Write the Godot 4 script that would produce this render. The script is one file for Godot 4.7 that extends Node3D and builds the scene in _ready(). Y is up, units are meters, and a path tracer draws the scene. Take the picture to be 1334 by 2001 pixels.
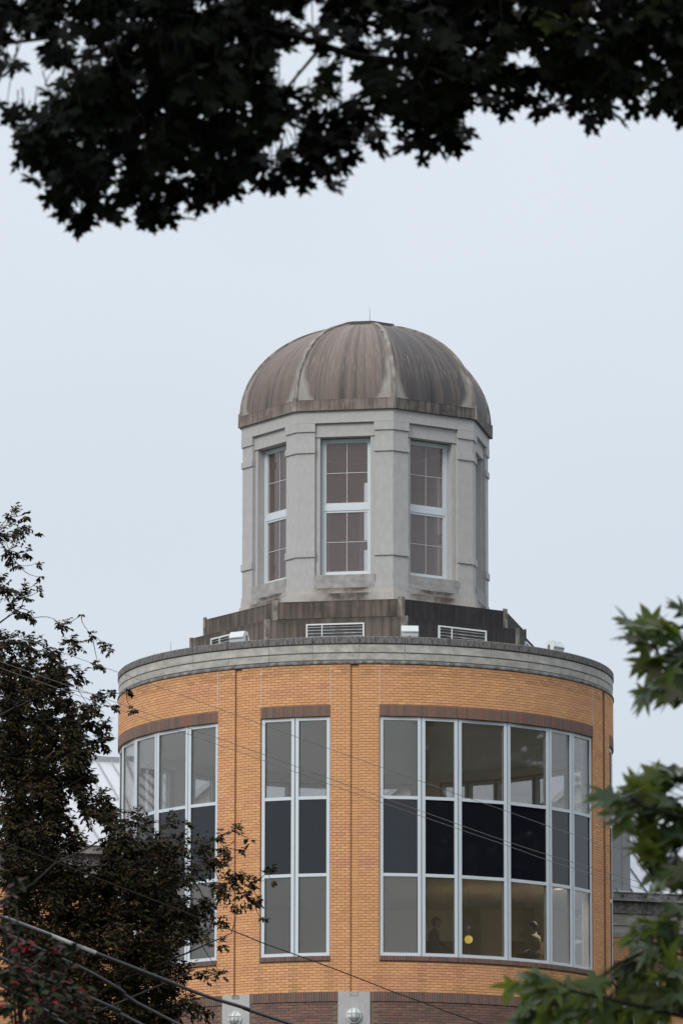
extends Node3D

# ---------------------------------------------------------------- mesh builder
class MB:
	var v := PackedVector3Array()
	var n := PackedVector3Array()
	var uv := PackedVector2Array()
	var col := PackedColorArray()
	var use_col := false
	var tint := Color.WHITE
	func tri(a: Vector3, b: Vector3, c: Vector3, na: Vector3, nb: Vector3, nc: Vector3, ua := Vector2.ZERO, ub := Vector2.ZERO, uc := Vector2.ZERO) -> void:
		if (b - a).cross(c - a).dot(na + nb + nc) > 0.0:
			v.append_array([a, c, b]); n.append_array([na, nc, nb]); uv.append_array([ua, uc, ub])
		else:
			v.append_array([a, b, c]); n.append_array([na, nb, nc]); uv.append_array([ua, ub, uc])
		col.append_array([tint, tint, tint])
	func quad(a: Vector3, b: Vector3, c: Vector3, d: Vector3, out: Vector3) -> void:
		var nn := (c - a).cross(d - b)
		if nn.length_squared() < 1e-16:
			return
		nn = nn.normalized()
		if nn.dot(out) < 0.0:
			nn = -nn
		tri(a, b, c, nn, nn, nn)
		tri(a, c, d, nn, nn, nn)
	func quad_s(a: Vector3, b: Vector3, c: Vector3, d: Vector3, na: Vector3, nb: Vector3, nc: Vector3, nd: Vector3, ua := Vector2.ZERO, ub := Vector2.ZERO, uc := Vector2.ZERO, ud := Vector2.ZERO) -> void:
		tri(a, b, c, na, nb, nc, ua, ub, uc)
		tri(a, c, d, na, nc, nd, ua, uc, ud)
	func box(o: Vector3, x: Vector3, y: Vector3, z: Vector3) -> void: # centre and half axes
		quad(o + x - y - z, o + x + y - z, o + x + y + z, o + x - y + z, x)
		quad(o - x - y - z, o - x + y - z, o - x + y + z, o - x - y + z, -x)
		quad(o + y - x - z, o + y + x - z, o + y + x + z, o + y - x + z, y)
		quad(o - y - x - z, o - y + x - z, o - y + x + z, o - y - x + z, -y)
		quad(o + z - x - y, o + z + x - y, o + z + x + y, o + z - x + y, z)
		quad(o - z - x - y, o - z + x - y, o - z + x + y, o - z - x + y, -z)
	func aabox(lo: Vector3, hi: Vector3) -> void:
		var h := (hi - lo) / 2.0
		box((lo + hi) / 2.0, Vector3(h.x, 0, 0), Vector3(0, h.y, 0), Vector3(0, 0, h.z))
	func prism(poly: PackedVector2Array, h0: float, h1: float) -> void: # poly in (x, z)
		var c := Vector2.ZERO
		for p in poly:
			c += p / poly.size()
		var tris := Geometry2D.triangulate_polygon(poly)
		for i in range(0, tris.size(), 3):
			var a := poly[tris[i]]
			var b := poly[tris[i + 1]]
			var d := poly[tris[i + 2]]
			tri(Vector3(a.x, h1, a.y), Vector3(b.x, h1, b.y), Vector3(d.x, h1, d.y), Vector3.UP, Vector3.UP, Vector3.UP)
			tri(Vector3(a.x, h0, a.y), Vector3(b.x, h0, b.y), Vector3(d.x, h0, d.y), Vector3.DOWN, Vector3.DOWN, Vector3.DOWN)
		var cw := Geometry2D.is_polygon_clockwise(poly)
		for i in poly.size():
			var a := poly[i]
			var b := poly[(i + 1) % poly.size()]
			var e := b - a
			var o := Vector2(e.y, -e.x) if not cw else Vector2(-e.y, e.x)
			quad(Vector3(a.x, h0, a.y), Vector3(b.x, h0, b.y), Vector3(b.x, h1, b.y), Vector3(a.x, h1, a.y), Vector3(o.x, 0, o.y))
	# profile of (radius, height), outside on the left of a downward walk; angles in degrees
	func lathe(prof: Array, a0: float, a1: float, steps: int, closed := true) -> void:
		var m := prof.size()
		for i in (m if closed else m - 1):
			var p: Vector2 = prof[i]
			var q: Vector2 = prof[(i + 1) % m]
			var nr := Vector2(-(q.y - p.y), q.x - p.x).normalized()
			for k in steps:
				var t0 := deg_to_rad(lerpf(a0, a1, float(k) / steps))
				var t1 := deg_to_rad(lerpf(a0, a1, float(k + 1) / steps))
				var d0 := Vector3(sin(t0), 0, cos(t0))
				var d1 := Vector3(sin(t1), 0, cos(t1))
				var n0 := d0 * nr.x + Vector3.UP * nr.y
				var n1 := d1 * nr.x + Vector3.UP * nr.y
				quad_s(d0 * p.x + Vector3.UP * p.y, d1 * p.x + Vector3.UP * p.y, d1 * q.x + Vector3.UP * q.y, d0 * q.x + Vector3.UP * q.y, n0, n1, n1, n0)
		if closed and a1 - a0 < 359.9:
			var poly := PackedVector2Array(prof)
			var tris := Geometry2D.triangulate_polygon(poly)
			for side in 2:
				var t := deg_to_rad(a0 if side == 0 else a1)
				var d := Vector3(sin(t), 0, cos(t))
				var out := Vector3(-cos(t), 0, sin(t)) * (1.0 if side == 0 else -1.0)
				for i in range(0, tris.size(), 3):
					var a := poly[tris[i]]
					var b := poly[tris[i + 1]]
					var c := poly[tris[i + 2]]
					tri(d * a.x + Vector3.UP * a.y, d * b.x + Vector3.UP * b.y, d * c.x + Vector3.UP * c.y, out, out, out)
	func arc(r0: float, r1: float, h0: float, h1: float, a0: float, a1: float, steps: int) -> void:
		lathe([Vector2(r0, h1), Vector2(r1, h1), Vector2(r1, h0), Vector2(r0, h0)], a0, a1, steps)
	func tube(pts: Array, r0: float, r1: float, sides := 6) -> void:
		var up := Vector3(0.31, 0.2, 0.93)
		for i in pts.size() - 1:
			var a: Vector3 = pts[i]
			var b: Vector3 = pts[i + 1]
			var ta: Vector3 = ((b - pts[i - 1]) if i > 0 else (b - a)).normalized()
			var tb: Vector3 = ((pts[i + 2] - a) if i + 2 < pts.size() else (b - a)).normalized()
			var ra := lerpf(r0, r1, float(i) / (pts.size() - 1))
			var rb := lerpf(r0, r1, float(i + 1) / (pts.size() - 1))
			var xa := ta.cross(up).normalized()
			var ya := ta.cross(xa)
			var xb := tb.cross(up).normalized()
			var yb := tb.cross(xb)
			for k in sides:
				var t0 := TAU * k / sides
				var t1 := TAU * (k + 1) / sides
				var a0 := xa * cos(t0) + ya * sin(t0)
				var a1 := xa * cos(t1) + ya * sin(t1)
				var b0 := xb * cos(t0) + yb * sin(t0)
				var b1 := xb * cos(t1) + yb * sin(t1)
				quad_s(a + a0 * ra, a + a1 * ra, b + b1 * rb, b + b0 * rb, a0, a1, b1, b0)
	func ball(c: Vector3, r: Vector3, rings := 8, sides := 12) -> void:
		for i in rings:
			for k in sides:
				var q := []
				for w in [[i, k], [i, k + 1], [i + 1, k + 1], [i + 1, k]]:
					var th: float = PI * w[0] / rings
					var ph: float = TAU * w[1] / sides
					q.append(Vector3(sin(th) * cos(ph), cos(th), sin(th) * sin(ph)))
				quad_s(c + q[0] * r, c + q[1] * r, c + q[2] * r, c + q[3] * r, q[0], q[1], q[2], q[3])
	func mesh() -> ArrayMesh:
		var arr := []
		arr.resize(Mesh.ARRAY_MAX)
		arr[Mesh.ARRAY_VERTEX] = v
		arr[Mesh.ARRAY_NORMAL] = n
		arr[Mesh.ARRAY_TEX_UV] = uv
		if use_col:
			arr[Mesh.ARRAY_COLOR] = col
		var m := ArrayMesh.new()
		m.add_surface_from_arrays(Mesh.PRIMITIVE_TRIANGLES, arr)
		return m

# ---------------------------------------------------------------- naming helpers
var used := {}

func numbered(called: String) -> String:
	var k: int = used.get(called, 0)
	used[called] = k + 1
	return called if k == 0 else "%s_%03d" % [called, k]

func thing(called: String, label: String, category: String, at := Vector3.ZERO, group := "") -> Node3D:
	var o := Node3D.new()
	o.name = numbered(called)
	add_child(o, true)
	o.position = at
	o.set_meta("label", label)
	o.set_meta("category", category)
	if group:
		o.set_meta("group", group)
	return o

var part_used := {}

func part(called: String, m: Mesh, material: Material, parent: Node3D, at := Transform3D()) -> MeshInstance3D:
	var o := MeshInstance3D.new()
	var key := [parent.get_instance_id(), called]
	var k: int = part_used.get(key, 0)
	part_used[key] = k + 1
	o.name = called if k == 0 else "%s_%03d" % [called, k]
	o.mesh = m
	o.material_override = null
	o.set_surface_override_material(0, material)
	o.transform = at
	parent.add_child(o, true)
	return o

func many(called: String, m: Mesh, material: Material, parent: Node3D, xf: Array, cols: PackedColorArray) -> void:
	var mm := MultiMesh.new()
	mm.transform_format = MultiMesh.TRANSFORM_3D
	mm.use_colors = true
	mm.mesh = m
	mm.instance_count = xf.size()
	for i in xf.size():
		mm.set_instance_transform(i, xf[i])
		mm.set_instance_color(i, cols[i])
	var o := MultiMeshInstance3D.new()
	o.name = called
	o.multimesh = mm
	o.material_override = material
	o.set_meta("kind", "stuff")
	parent.add_child(o, true)

# ---------------------------------------------------------------- materials
func lin(r: float, g: float, b: float) -> Color:
	return Color(r, g, b).linear_to_srgb()

func noise_tex(seed_: int, freq: float, lo: float, hi: float, oct := 4, tint := Color.WHITE) -> NoiseTexture2D:
	var f := FastNoiseLite.new()
	f.seed = seed_
	f.frequency = freq
	f.fractal_octaves = oct
	var t := NoiseTexture2D.new()
	t.width = 512
	t.height = 512
	t.seamless = true
	t.noise = f
	var g := Gradient.new()
	g.offsets = PackedFloat32Array([0.15, 0.85])
	g.colors = PackedColorArray([Color(lo * tint.r, lo * tint.g, lo * tint.b), Color(hi, hi, hi)])
	t.color_ramp = g
	return t

func mat(c: Color, rough := 0.8, tex: Texture2D = null, scale := Vector3.ONE, metal := 0.0, spec := 0.5) -> StandardMaterial3D:
	var m := StandardMaterial3D.new()
	m.albedo_color = c
	m.roughness = rough
	m.metallic = metal
	m.metallic_specular = spec
	if tex:
		m.albedo_texture = tex
		m.uv1_triplanar = true
		m.uv1_world_triplanar = true
		m.uv1_scale = scale
	return m

func glass(c: Color, a: float) -> StandardMaterial3D:
	var m := StandardMaterial3D.new()
	m.albedo_color = Color(c.r, c.g, c.b, a)
	m.transparency = BaseMaterial3D.TRANSPARENCY_ALPHA
	m.roughness = 0.02
	m.metallic_specular = 0.65
	return m

var M := {}

func make_materials() -> void:
	var t_fine := noise_tex(1, 0.03, 0.94, 1.0)
	var t_blot := noise_tex(2, 0.014, 0.8, 1.0, 5)
	var t_streak := noise_tex(3, 0.03, 0.55, 1.0, 4, Color(1, 0.93, 0.88))
	var t_grime := noise_tex(4, 0.012, 0.55, 1.0, 5, Color(1, 0.96, 0.92))
	M.stone = mat(lin(0.445, 0.442, 0.444), 0.85, t_fine, Vector3(0.9, 0.2, 0.9))
	M.stone_b = mat(lin(0.435, 0.431, 0.432), 0.85, t_fine, Vector3(0.42, 0.18, 0.42))
	M.stone_base = mat(lin(0.40, 0.388, 0.378), 0.85, t_blot, Vector3(0.5, 0.5, 0.5))
	M.band = mat(lin(0.53, 0.515, 0.485), 0.85, t_blot, Vector3(0.4, 0.5, 0.4))
	M.band_b = mat(lin(0.49, 0.475, 0.44), 0.85, t_blot, Vector3(0.33, 0.6, 0.33))
	M.coping = mat(lin(0.25, 0.25, 0.262), 0.9, t_streak, Vector3(1.1, 0.25, 1.1))
	M.ledge = mat(lin(0.27, 0.27, 0.285), 0.9, t_grime, Vector3(0.9, 0.9, 0.9))
	M.joint = mat(lin(0.6, 0.59, 0.56), 0.9)
	M.gutter = mat(lin(0.19, 0.155, 0.13), 0.85, t_streak, Vector3(1.3, 0.12, 1.3))
	M.gutter_dark = mat(lin(0.075, 0.068, 0.065), 0.85, t_streak, Vector3(1.3, 0.12, 1.3))
	M.skirt = mat(lin(0.135, 0.105, 0.085), 0.85, t_streak, Vector3(1.0, 0.1, 1.0))
	M.skirt_dark = mat(lin(0.033, 0.03, 0.031), 0.8, t_streak, Vector3(1.0, 0.1, 1.0))
	M.batten = mat(lin(0.3, 0.28, 0.25), 0.85, t_grime, Vector3(1.0, 0.4, 1.0))
	M.rib = mat(lin(0.38, 0.35, 0.33), 0.8, t_grime, Vector3(0.8, 0.3, 0.8))
	M.cap = mat(lin(0.08, 0.07, 0.065), 0.8, t_fine)
	M.mortar = mat(lin(0.36, 0.2, 0.105), 0.95, t_fine, Vector3(0.7, 0.7, 0.7))
	M.mortar_red = mat(lin(0.2, 0.15, 0.12), 0.95, t_fine, Vector3(0.7, 0.7, 0.7))
	M.brick_any = mat(Color.WHITE, 0.85, t_fine, Vector3(1.3, 1.3, 1.3))
	M.brick_any.vertex_color_use_as_albedo = true
	M.frame = mat(lin(0.58, 0.64, 0.70), 0.45, null, Vector3.ONE, 0.0)
	M.frame_dark = mat(lin(0.05, 0.055, 0.06), 0.6)
	M.glass = glass(lin(0.145, 0.13, 0.098), 0.11)
	M.glass_pink = glass(lin(0.30, 0.18, 0.17), 0.14)
	M.spandrel = mat(lin(0.009, 0.0098, 0.015), 0.03, null, Vector3.ONE, 0.0, 0.56)
	M.inside = mat(lin(0.72, 0.66, 0.55), 0.9)
	M.inside_dim = mat(lin(0.3, 0.27, 0.22), 0.9)
	M.ceiling = mat(lin(0.72, 0.7, 0.66), 0.9)
	M.carpet = mat(lin(0.12, 0.1, 0.09), 0.95)
	M.inside_brick = mat(lin(0.42, 0.26, 0.15), 0.9, t_fine)
	M.core = mat(lin(0.36, 0.23, 0.2), 0.8, t_streak, Vector3(1, 0.1, 1))
	M.metal_roof = mat(lin(0.6, 0.62, 0.66), 0.45, t_fine, Vector3(0.3, 0.1, 0.3), 0.3)
	M.cladding = mat(lin(0.36, 0.38, 0.41), 0.6, null, Vector3.ONE, 0.1)
	M.gutter_metal = mat(lin(0.38, 0.385, 0.4), 0.6, t_grime, Vector3(0.5, 0.5, 0.5))
	M.white_metal = mat(lin(0.58, 0.62, 0.64), 0.5)
	M.muntin = mat(lin(0.5, 0.5, 0.5), 0.5)
	M.steel = mat(lin(0.2, 0.2, 0.21), 0.5, null, Vector3.ONE, 0.6)
	M.opal = mat(lin(0.62, 0.66, 0.66), 0.25)
	M.bark = mat(lin(0.045, 0.037, 0.03), 0.9, t_blot, Vector3(2, 0.6, 2))
	M.bark_dark = mat(lin(0.022, 0.018, 0.016), 0.9)
	M.cable = mat(lin(0.012, 0.013, 0.016), 0.35)
	M.wire = mat(lin(0.025, 0.02, 0.02), 0.9, null, Vector3.ONE, 0.0, 0.2)
	M.wire_pale = mat(lin(0.11, 0.1, 0.1), 0.6)
	M.ground = mat(lin(0.05, 0.065, 0.028), 0.95, t_blot, Vector3(0.1, 0.1, 0.1))
	M.asphalt = mat(lin(0.05, 0.05, 0.052), 0.9, t_blot, Vector3(0.2, 0.2, 0.2))
	for k in ["leaf_tint"]:
		var m := mat(Color.WHITE, 0.6, null, Vector3.ONE, 0.0, 0.28)
		m.vertex_color_use_as_albedo = true
		M[k] = m
	var mb := mat(Color.WHITE, 0.4)
	mb.vertex_color_use_as_albedo = true
	mb.backlight_enabled = true
	mb.backlight = Color(0.5, 0.55, 0.18)
	M.leaf_thin = mb

var buff := [Vector3(0.723, 0.382, 0.181), Vector3(0.741, 0.398, 0.190), Vector3(0.705, 0.365, 0.169), Vector3(0.763, 0.409, 0.193), Vector3(0.716, 0.380, 0.193), Vector3(0.690, 0.353, 0.165), Vector3(0.748, 0.404, 0.202), Vector3(0.716, 0.367, 0.179)]
var russet := [Vector3(0.19, 0.105, 0.085), Vector3(0.22, 0.12, 0.095), Vector3(0.155, 0.092, 0.078), Vector3(0.24, 0.13, 0.1), Vector3(0.175, 0.108, 0.095)]
var soldier := [Vector3(0.185, 0.115, 0.098), Vector3(0.215, 0.13, 0.108), Vector3(0.155, 0.103, 0.092), Vector3(0.25, 0.12, 0.095), Vector3(0.175, 0.12, 0.108), Vector3(0.195, 0.138, 0.115)]
var brick_mats := {}

func brick_mat(palette: Array, k: int) -> StandardMaterial3D:
	var c: Vector3 = palette[k]
	if not brick_mats.has(c):
		brick_mats[c] = mat(lin(c.x, c.y, c.z), 0.85, M.brick_any.albedo_texture, Vector3(1.3, 1.3, 1.3))
	return brick_mats[c]

func dome_tex(seed_: int, dark: float) -> ImageTexture:
	var f := FastNoiseLite.new()
	f.seed = seed_
	f.frequency = 0.05
	f.fractal_octaves = 4
	var w := 256
	var h := 256
	var im := Image.create(w, h, false, Image.FORMAT_RGB8)
	var streak := PackedFloat32Array()
	var wide := PackedFloat32Array()
	for x in w:
		streak.append(f.get_noise_2d(x * 3.6, 7.0))
		wide.append(f.get_noise_2d(x * 0.7, 91.0))
	for y in h:
		var v := 1.0 - (y + 0.5) / h
		for x in w:
			var u := (x + 0.5) / w
			var e := minf(u, 1.0 - u)
			var wob := f.get_noise_2d(x * 0.25, y * 0.12 + 300.0) * 0.05
			var clean_w := 0.11 * maxf(0.0, 1.0 - v / 0.52) + 0.085 * exp(-v / 0.05) + 0.012
			var dirt := smoothstep(-0.035, 0.035, e - clean_w + wob)
			var s: float = streak[x] * (0.55 + 0.45 * f.get_noise_2d(x * 0.2 + 50.0, y * 0.6))
			var fine := f.get_noise_2d(x * 2.6 + 900.0, y * 0.35)
			var pale := smoothstep(0.25, 0.5, fine + 0.4 * wide[x]) * smoothstep(0.2, 0.4, v) * smoothstep(0.62, 0.45, v)
			var clean := Vector3(0.29, 0.27, 0.253) * (1.0 + 0.2 * s + 0.08 * fine)
			var grime := Vector3(0.172, 0.135, 0.116).lerp(Vector3(0.07, 0.064, 0.066), clampf(dark + wide[x] * 1.1, 0.0, 1.0)) * (1.0 + 0.5 * s + 0.22 * fine)
			grime = grime.lerp(Vector3(0.25, 0.215, 0.18), pale * 0.55)
			grime = grime * lerpf(0.9, 1.12, smoothstep(0.25, 0.95, v))
			# one dark run below a leak
			grime *= 1.0 - 0.45 * smoothstep(0.06, 0.0, absf(u - 0.47 + wob * 0.4)) * smoothstep(0.45, 0.05, v)
			var c := clean.lerp(grime, dirt)
			im.set_pixel(x, y, Color(maxf(c.x, 0.01), maxf(c.y, 0.01), maxf(c.z, 0.01)).linear_to_srgb())
	return ImageTexture.create_from_image(im)

func dirv(a: float) -> Vector3:
	var t := deg_to_rad(a)
	return Vector3(sin(t), 0, cos(t))

func tanv(a: float) -> Vector3:
	var t := deg_to_rad(a)
	return Vector3(cos(t), 0, -sin(t))

# ---------------------------------------------------------------- the rotunda
const R := 6.47
const T0 := 12.2
const C8 := 0.9238795
const Y_BRICK := 16.5
const Y_TOP := 24.745
var rot: Node3D
var rng := RandomNumberGenerator.new()
var windows := [
	[-124.6, -116.5, -108.4], [-97.0, -88.0, -79.0, -67.21, -56.13, -44.44, -35.25], [-24.06, -16.0, -7.87],
	[3.06, 12.59, 21.18, 33.81, 46.43, 54.99, 64.32], [77.2, 85.2, 93.4], [105.0, 114.0, 122.0, 134.0, 146.0, 154.0, 161.0], [168.0, 177.0, 186.0, 199.0, 211.0, 220.0, 228.0]]
var channels := [-130.3, -102.9, -29.7, -2.45, 71.7, 99.0]

func cuts(course_low: float, course_high: float) -> Array: # solid intervals of azimuth for one course
	var blocked := []
	for c in channels:
		blocked.append([c - 0.885, c + 0.885])
	for w in windows:
		if course_high > 17.285 and course_low < 23.715:
			blocked.append([w[0], w[-1]])
	blocked.sort_custom(func(a, b): return a[0] < b[0])
	var out := []
	var at := -128.0
	for b in blocked:
		if b[0] > at and at < 118.0:
			out.append([at, minf(b[0], 118.0)])
		at = maxf(at, b[1])
	if at < 118.0:
		out.append([at, 118.0])
	return out

func brick_mesh(w: float, h: float, d: float) -> ArrayMesh: # front face at z = 0, edges eased
	var mb := MB.new()
	var e := 0.004
	var x := w / 2
	var y := h / 2
	var f := [Vector3(-x + e, -y + e, 0), Vector3(x - e, -y + e, 0), Vector3(x - e, y - e, 0), Vector3(-x + e, y - e, 0)]
	var g := [Vector3(-x, -y, -e), Vector3(x, -y, -e), Vector3(x, y, -e), Vector3(-x, y, -e)]
	var k := [Vector3(-x, -y, -d), Vector3(x, -y, -d), Vector3(x, y, -d), Vector3(-x, y, -d)]
	mb.quad(f[0], f[1], f[2], f[3], Vector3.BACK)
	for i in 4:
		var j := (i + 1) % 4
		var o: Vector3 = (g[i] + g[j])
		mb.quad(f[i], f[j], g[j], g[i], o + Vector3(0, 0, 0.05))
		mb.quad(g[i], g[j], k[j], k[i], Vector3(o.x, o.y, 0))
	return mb.mesh()

func ring_xf(az: float, h: float, r: float, sx := 1.0) -> Transform3D:
	return Transform3D(Basis(tanv(az) * sx, Vector3.UP, dirv(az)), dirv(az) * r + Vector3.UP * h)

func build_bricks() -> void:
	var course := (Y_TOP - Y_BRICK) / 122.0
	var pitch := 1.8
	var bm := brick_mesh(0.1935, course - 0.0098, 0.09)
	var xf := []
	var cols := PackedColorArray()
	var single := []
	var tone := FastNoiseLite.new()
	tone.seed = 21
	tone.frequency = 0.55
	for i in range(121, -1, -1):
		var lo := Y_BRICK + i * course
		var y := lo + course / 2
		for s in cuts(lo, lo + course):
			var n0 := floori(s[0] / pitch) - 1
			var n1 := ceili(s[1] / pitch) + 1
			for n in range(n0, n1 + 1):
				var c := (n + (0.5 if i % 2 == 1 else 0.0)) * pitch
				var a := maxf(c - pitch / 2, s[0])
				var b := minf(c + pitch / 2, s[1])
				if b - a < 0.22:
					continue
				var az := (a + b) / 2
				var k := (b - a - 0.085) / (pitch - 0.085)
				var t := ring_xf(az, y, R + rng.randf_range(-0.0015, 0.0015), k)
				var p := mini(rng.randi() % 11, 7)
				if single.size() < 300 and absf(az + 2.4) < 5.6 and i < 116:
					single.append([t, p])
				else:
					xf.append(t)
					var v: Vector3 = buff[p]
					v *= rng.randf_range(0.93, 1.06)
					var q := tone.get_noise_2d(az * 0.045, y * 1.8)
					v *= Vector3(1.0, 1.0 - 0.12 * maxf(q, 0.0), 1.0 + 0.2 * maxf(q, 0.0)) * (1.0 - 0.15 * absf(q))
					# rain runs below the sills and soot under the cornice
					if y < 17.28:
						for w in windows:
							for m in w:
								v *= 1.0 - 0.3 * exp(-pow((az - m) / 0.7, 2.0)) * rng.randf_range(0.4, 1.0)
					if y > 24.5:
						v *= rng.randf_range(0.72, 1.0)
					cols.append(Color(v.x, v.y, v.z))
		for c in channels:
			if c > -128 and c < 118:
				xf.append(ring_xf(c, y, R - 0.062, 1.02))
				var v: Vector3 = buff[rng.randi() % 8]
				cols.append(Color(v.x, v.y, v.z))
	for s in single:
		part("brick", bm, brick_mat(buff, s[1]), rot, s[0])
	many("brickwork", bm, M.brick_any, rot, xf, cols)
	# red brick below the soldier course
	var rx := []
	var rc := PackedColorArray()
	var rs := 0
	var rb := brick_mesh(0.1935, 0.0579, 0.09)
	for i in 40:
		var y := 16.25 - (i + 0.5) * 0.0677
		for n in range(-64, 64):
			var az := (n + (0.5 if i % 2 == 1 else 0.0)) * pitch
			if panel_at(az, 1.0):
				continue
			var t := ring_xf(az, y, R - 0.012 + rng.randf_range(-0.0015, 0.0015))
			var p := rng.randi() % 5
			if rs < 280 and i < 9 and absf(az - 6.0) < 30.0:
				rs += 1
				part("red_brick", rb, brick_mat(russet, p), rot, t)
			else:
				rx.append(t)
				var v: Vector3 = russet[p]
				rc.append(Color(v.x, v.y, v.z))
	many("red_brickwork", rb, M.brick_any, rot, rx, rc)
	# soldier bricks: belt course, lintels and sills
	var sb := brick_mesh(0.0555, 0.228, 0.09)
	var lb := brick_mesh(0.0555, 0.272, 0.09)
	var wb := brick_mesh(0.0555, 0.118, 0.13)
	var px := 0.583
	var sx := []
	var sc := PackedColorArray()
	for n in range(-210, 200):
		var az := n * px
		if panel_at(az, 0.15):
			continue
		soldier_brick("soldier_brick", sb, ring_xf(az, 16.38, R + 0.012), absf(az - 6.0) < 26.0, sx, sc)
	many("soldier_course", sb, M.brick_any, rot, sx, sc)
	sx = []
	sc = PackedColorArray()
	var tx := []
	var tc := PackedColorArray()
	for w in windows:
		if w[0] > 94 or w[-1] < -98:
			continue
		var span: float = w[-1] - w[0]
		var cnt := roundi(span / px)
		for n in cnt:
			var az: float = w[0] + span * (n + 0.5) / cnt
			soldier_brick("lintel_brick", lb, ring_xf(az, 23.577, R + 0.003), az > -26 and az < 40, sx, sc)
			soldier_brick("sill_brick", wb, ring_xf(az, 17.346, R + 0.035), az > -26 and az < 40, tx, tc)
	many("lintel_brickwork", lb, M.brick_any, rot, sx, sc)
	many("sill_brickwork", wb, M.brick_any, rot, tx, tc)

func soldier_brick(called: String, m: Mesh, t: Transform3D, alone: bool, xf: Array, cols: PackedColorArray) -> void:
	var p := rng.randi() % 6
	if alone:
		part(called, m, brick_mat(soldier, p), rot, t)
	else:
		xf.append(t)
		var v: Vector3 = soldier[p]
		cols.append(Color(v.x, v.y, v.z))

func panel_at(az: float, extra: float) -> bool:
	for c in [-29.95, -2.5, 71.7]:
		if absf(az - c) < 3.6 + extra * 0.9:
			return true
	return false

func build_walls() -> void:
	var mb := MB.new()
	mb.arc(R - 0.3, R - 0.022, 0.0, 16.258, -180, 180, 120)
	part("lower_wall", mb.mesh(), M.mortar_red, rot)
	mb = MB.new()
	mb.arc(R - 0.3, R - 0.010, 16.262, 16.5, -180, 180, 120)
	part("belt_wall", mb.mesh(), M.mortar_red, rot)
	# piers and the bands above and below the windows, with the channels set back
	var edges := []
	for w in windows:
		edges.append([w[0], w[-1], true])
	for c in channels:
		edges.append([c - 0.885, c + 0.885, false])
	edges.sort_custom(func(a, b): return a[0] < b[0])
	mb = MB.new()
	var at := -132.0
	for e in edges:
		if e[0] > at:
			mb.arc(R - 0.3, R - 0.009, 16.504, Y_TOP, at, e[0], maxi(2, int((e[0] - at) / 2.0)))
		if e[2]:
			var st := maxi(2, int((e[1] - e[0]) / 2.0))
			mb.arc(R - 0.3, R - 0.009, 16.504, 17.40, e[0], e[1], st)
			mb.arc(R - 0.3, R - 0.009, 23.44, Y_TOP, e[0], e[1], st)
		else:
			mb.arc(R - 0.3, R - 0.071, 16.504, Y_TOP, e[0], e[1], 2)
		at = e[1]
	part("wall", mb.mesh(), M.mortar, rot)
	# plaster lining inside
	mb = MB.new()
	at = -132.0
	for e in edges:
		if not e[2]:
			continue
		if e[0] > at:
			mb.arc(R - 0.33, R - 0.303, 17.3, 25.0, at, e[0], maxi(2, int((e[0] - at) / 3.0)))
		mb.arc(R - 0.33, R - 0.303, 23.46, 25.0, e[0], e[1], 12)
		at = e[1]
	part("plaster_lining", mb.mesh(), M.inside, rot)
	mb = MB.new()
	mb.lathe([Vector2(0.01, 17.28), Vector2(R - 0.305, 17.28), Vector2(R - 0.305, 17.0), Vector2(0.01, 17.0)], -180, 180, 48)
	part("floor_slab", mb.mesh(), M.carpet, rot)
	mb = MB.new()
	mb.lathe([Vector2(0.01, 20.9), Vector2(R - 0.36, 20.9), Vector2(R - 0.36, 19.6), Vector2(0.01, 19.6)], -180, 180, 48)
	part("ceiling", mb.mesh(), M.ceiling, rot)
	mb = MB.new()
	mb.lathe([Vector2(0.01, 25.2), Vector2(R - 0.33, 25.2), Vector2(R - 0.33, 23.7), Vector2(0.01, 23.7)], -180, 180, 48)
	part("roof_deck", mb.mesh(), M.ceiling, rot)
	# ceiling beams upstairs and a partition with brick panels downstairs
	mb = MB.new()
	mb.aabox(Vector3(1.2, 23.35, -5.2), Vector3(1.7, 23.69, 5.2))
	part("ceiling_beam", mb.mesh(), M.inside_dim, rot)
	mb = MB.new()
	mb.aabox(Vector3(-5.4, 17.285, -2.6), Vector3(5.4, 19.59, -2.4))
	part("partition", mb.mesh(), M.inside, rot)
	for b in [[-0.6, 0.5], [1.55, 2.35], [3.7, 4.25], [4.4, 4.95]]:
		mb = MB.new()
		mb.aabox(Vector3(b[0], 17.285, -2.397), Vector3(b[1], 18.75, -2.33))
		part("brick_panel", mb.mesh(), M.inside_brick, rot)
	for x in [-1.9, 2.9, 4.32]:
		mb = MB.new()
		mb.aabox(Vector3(x - 0.13, 17.285, -2.2), Vector3(x + 0.13, 19.59, -1.95))
		part("column", mb.mesh(), M.inside_dim, rot)

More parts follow.
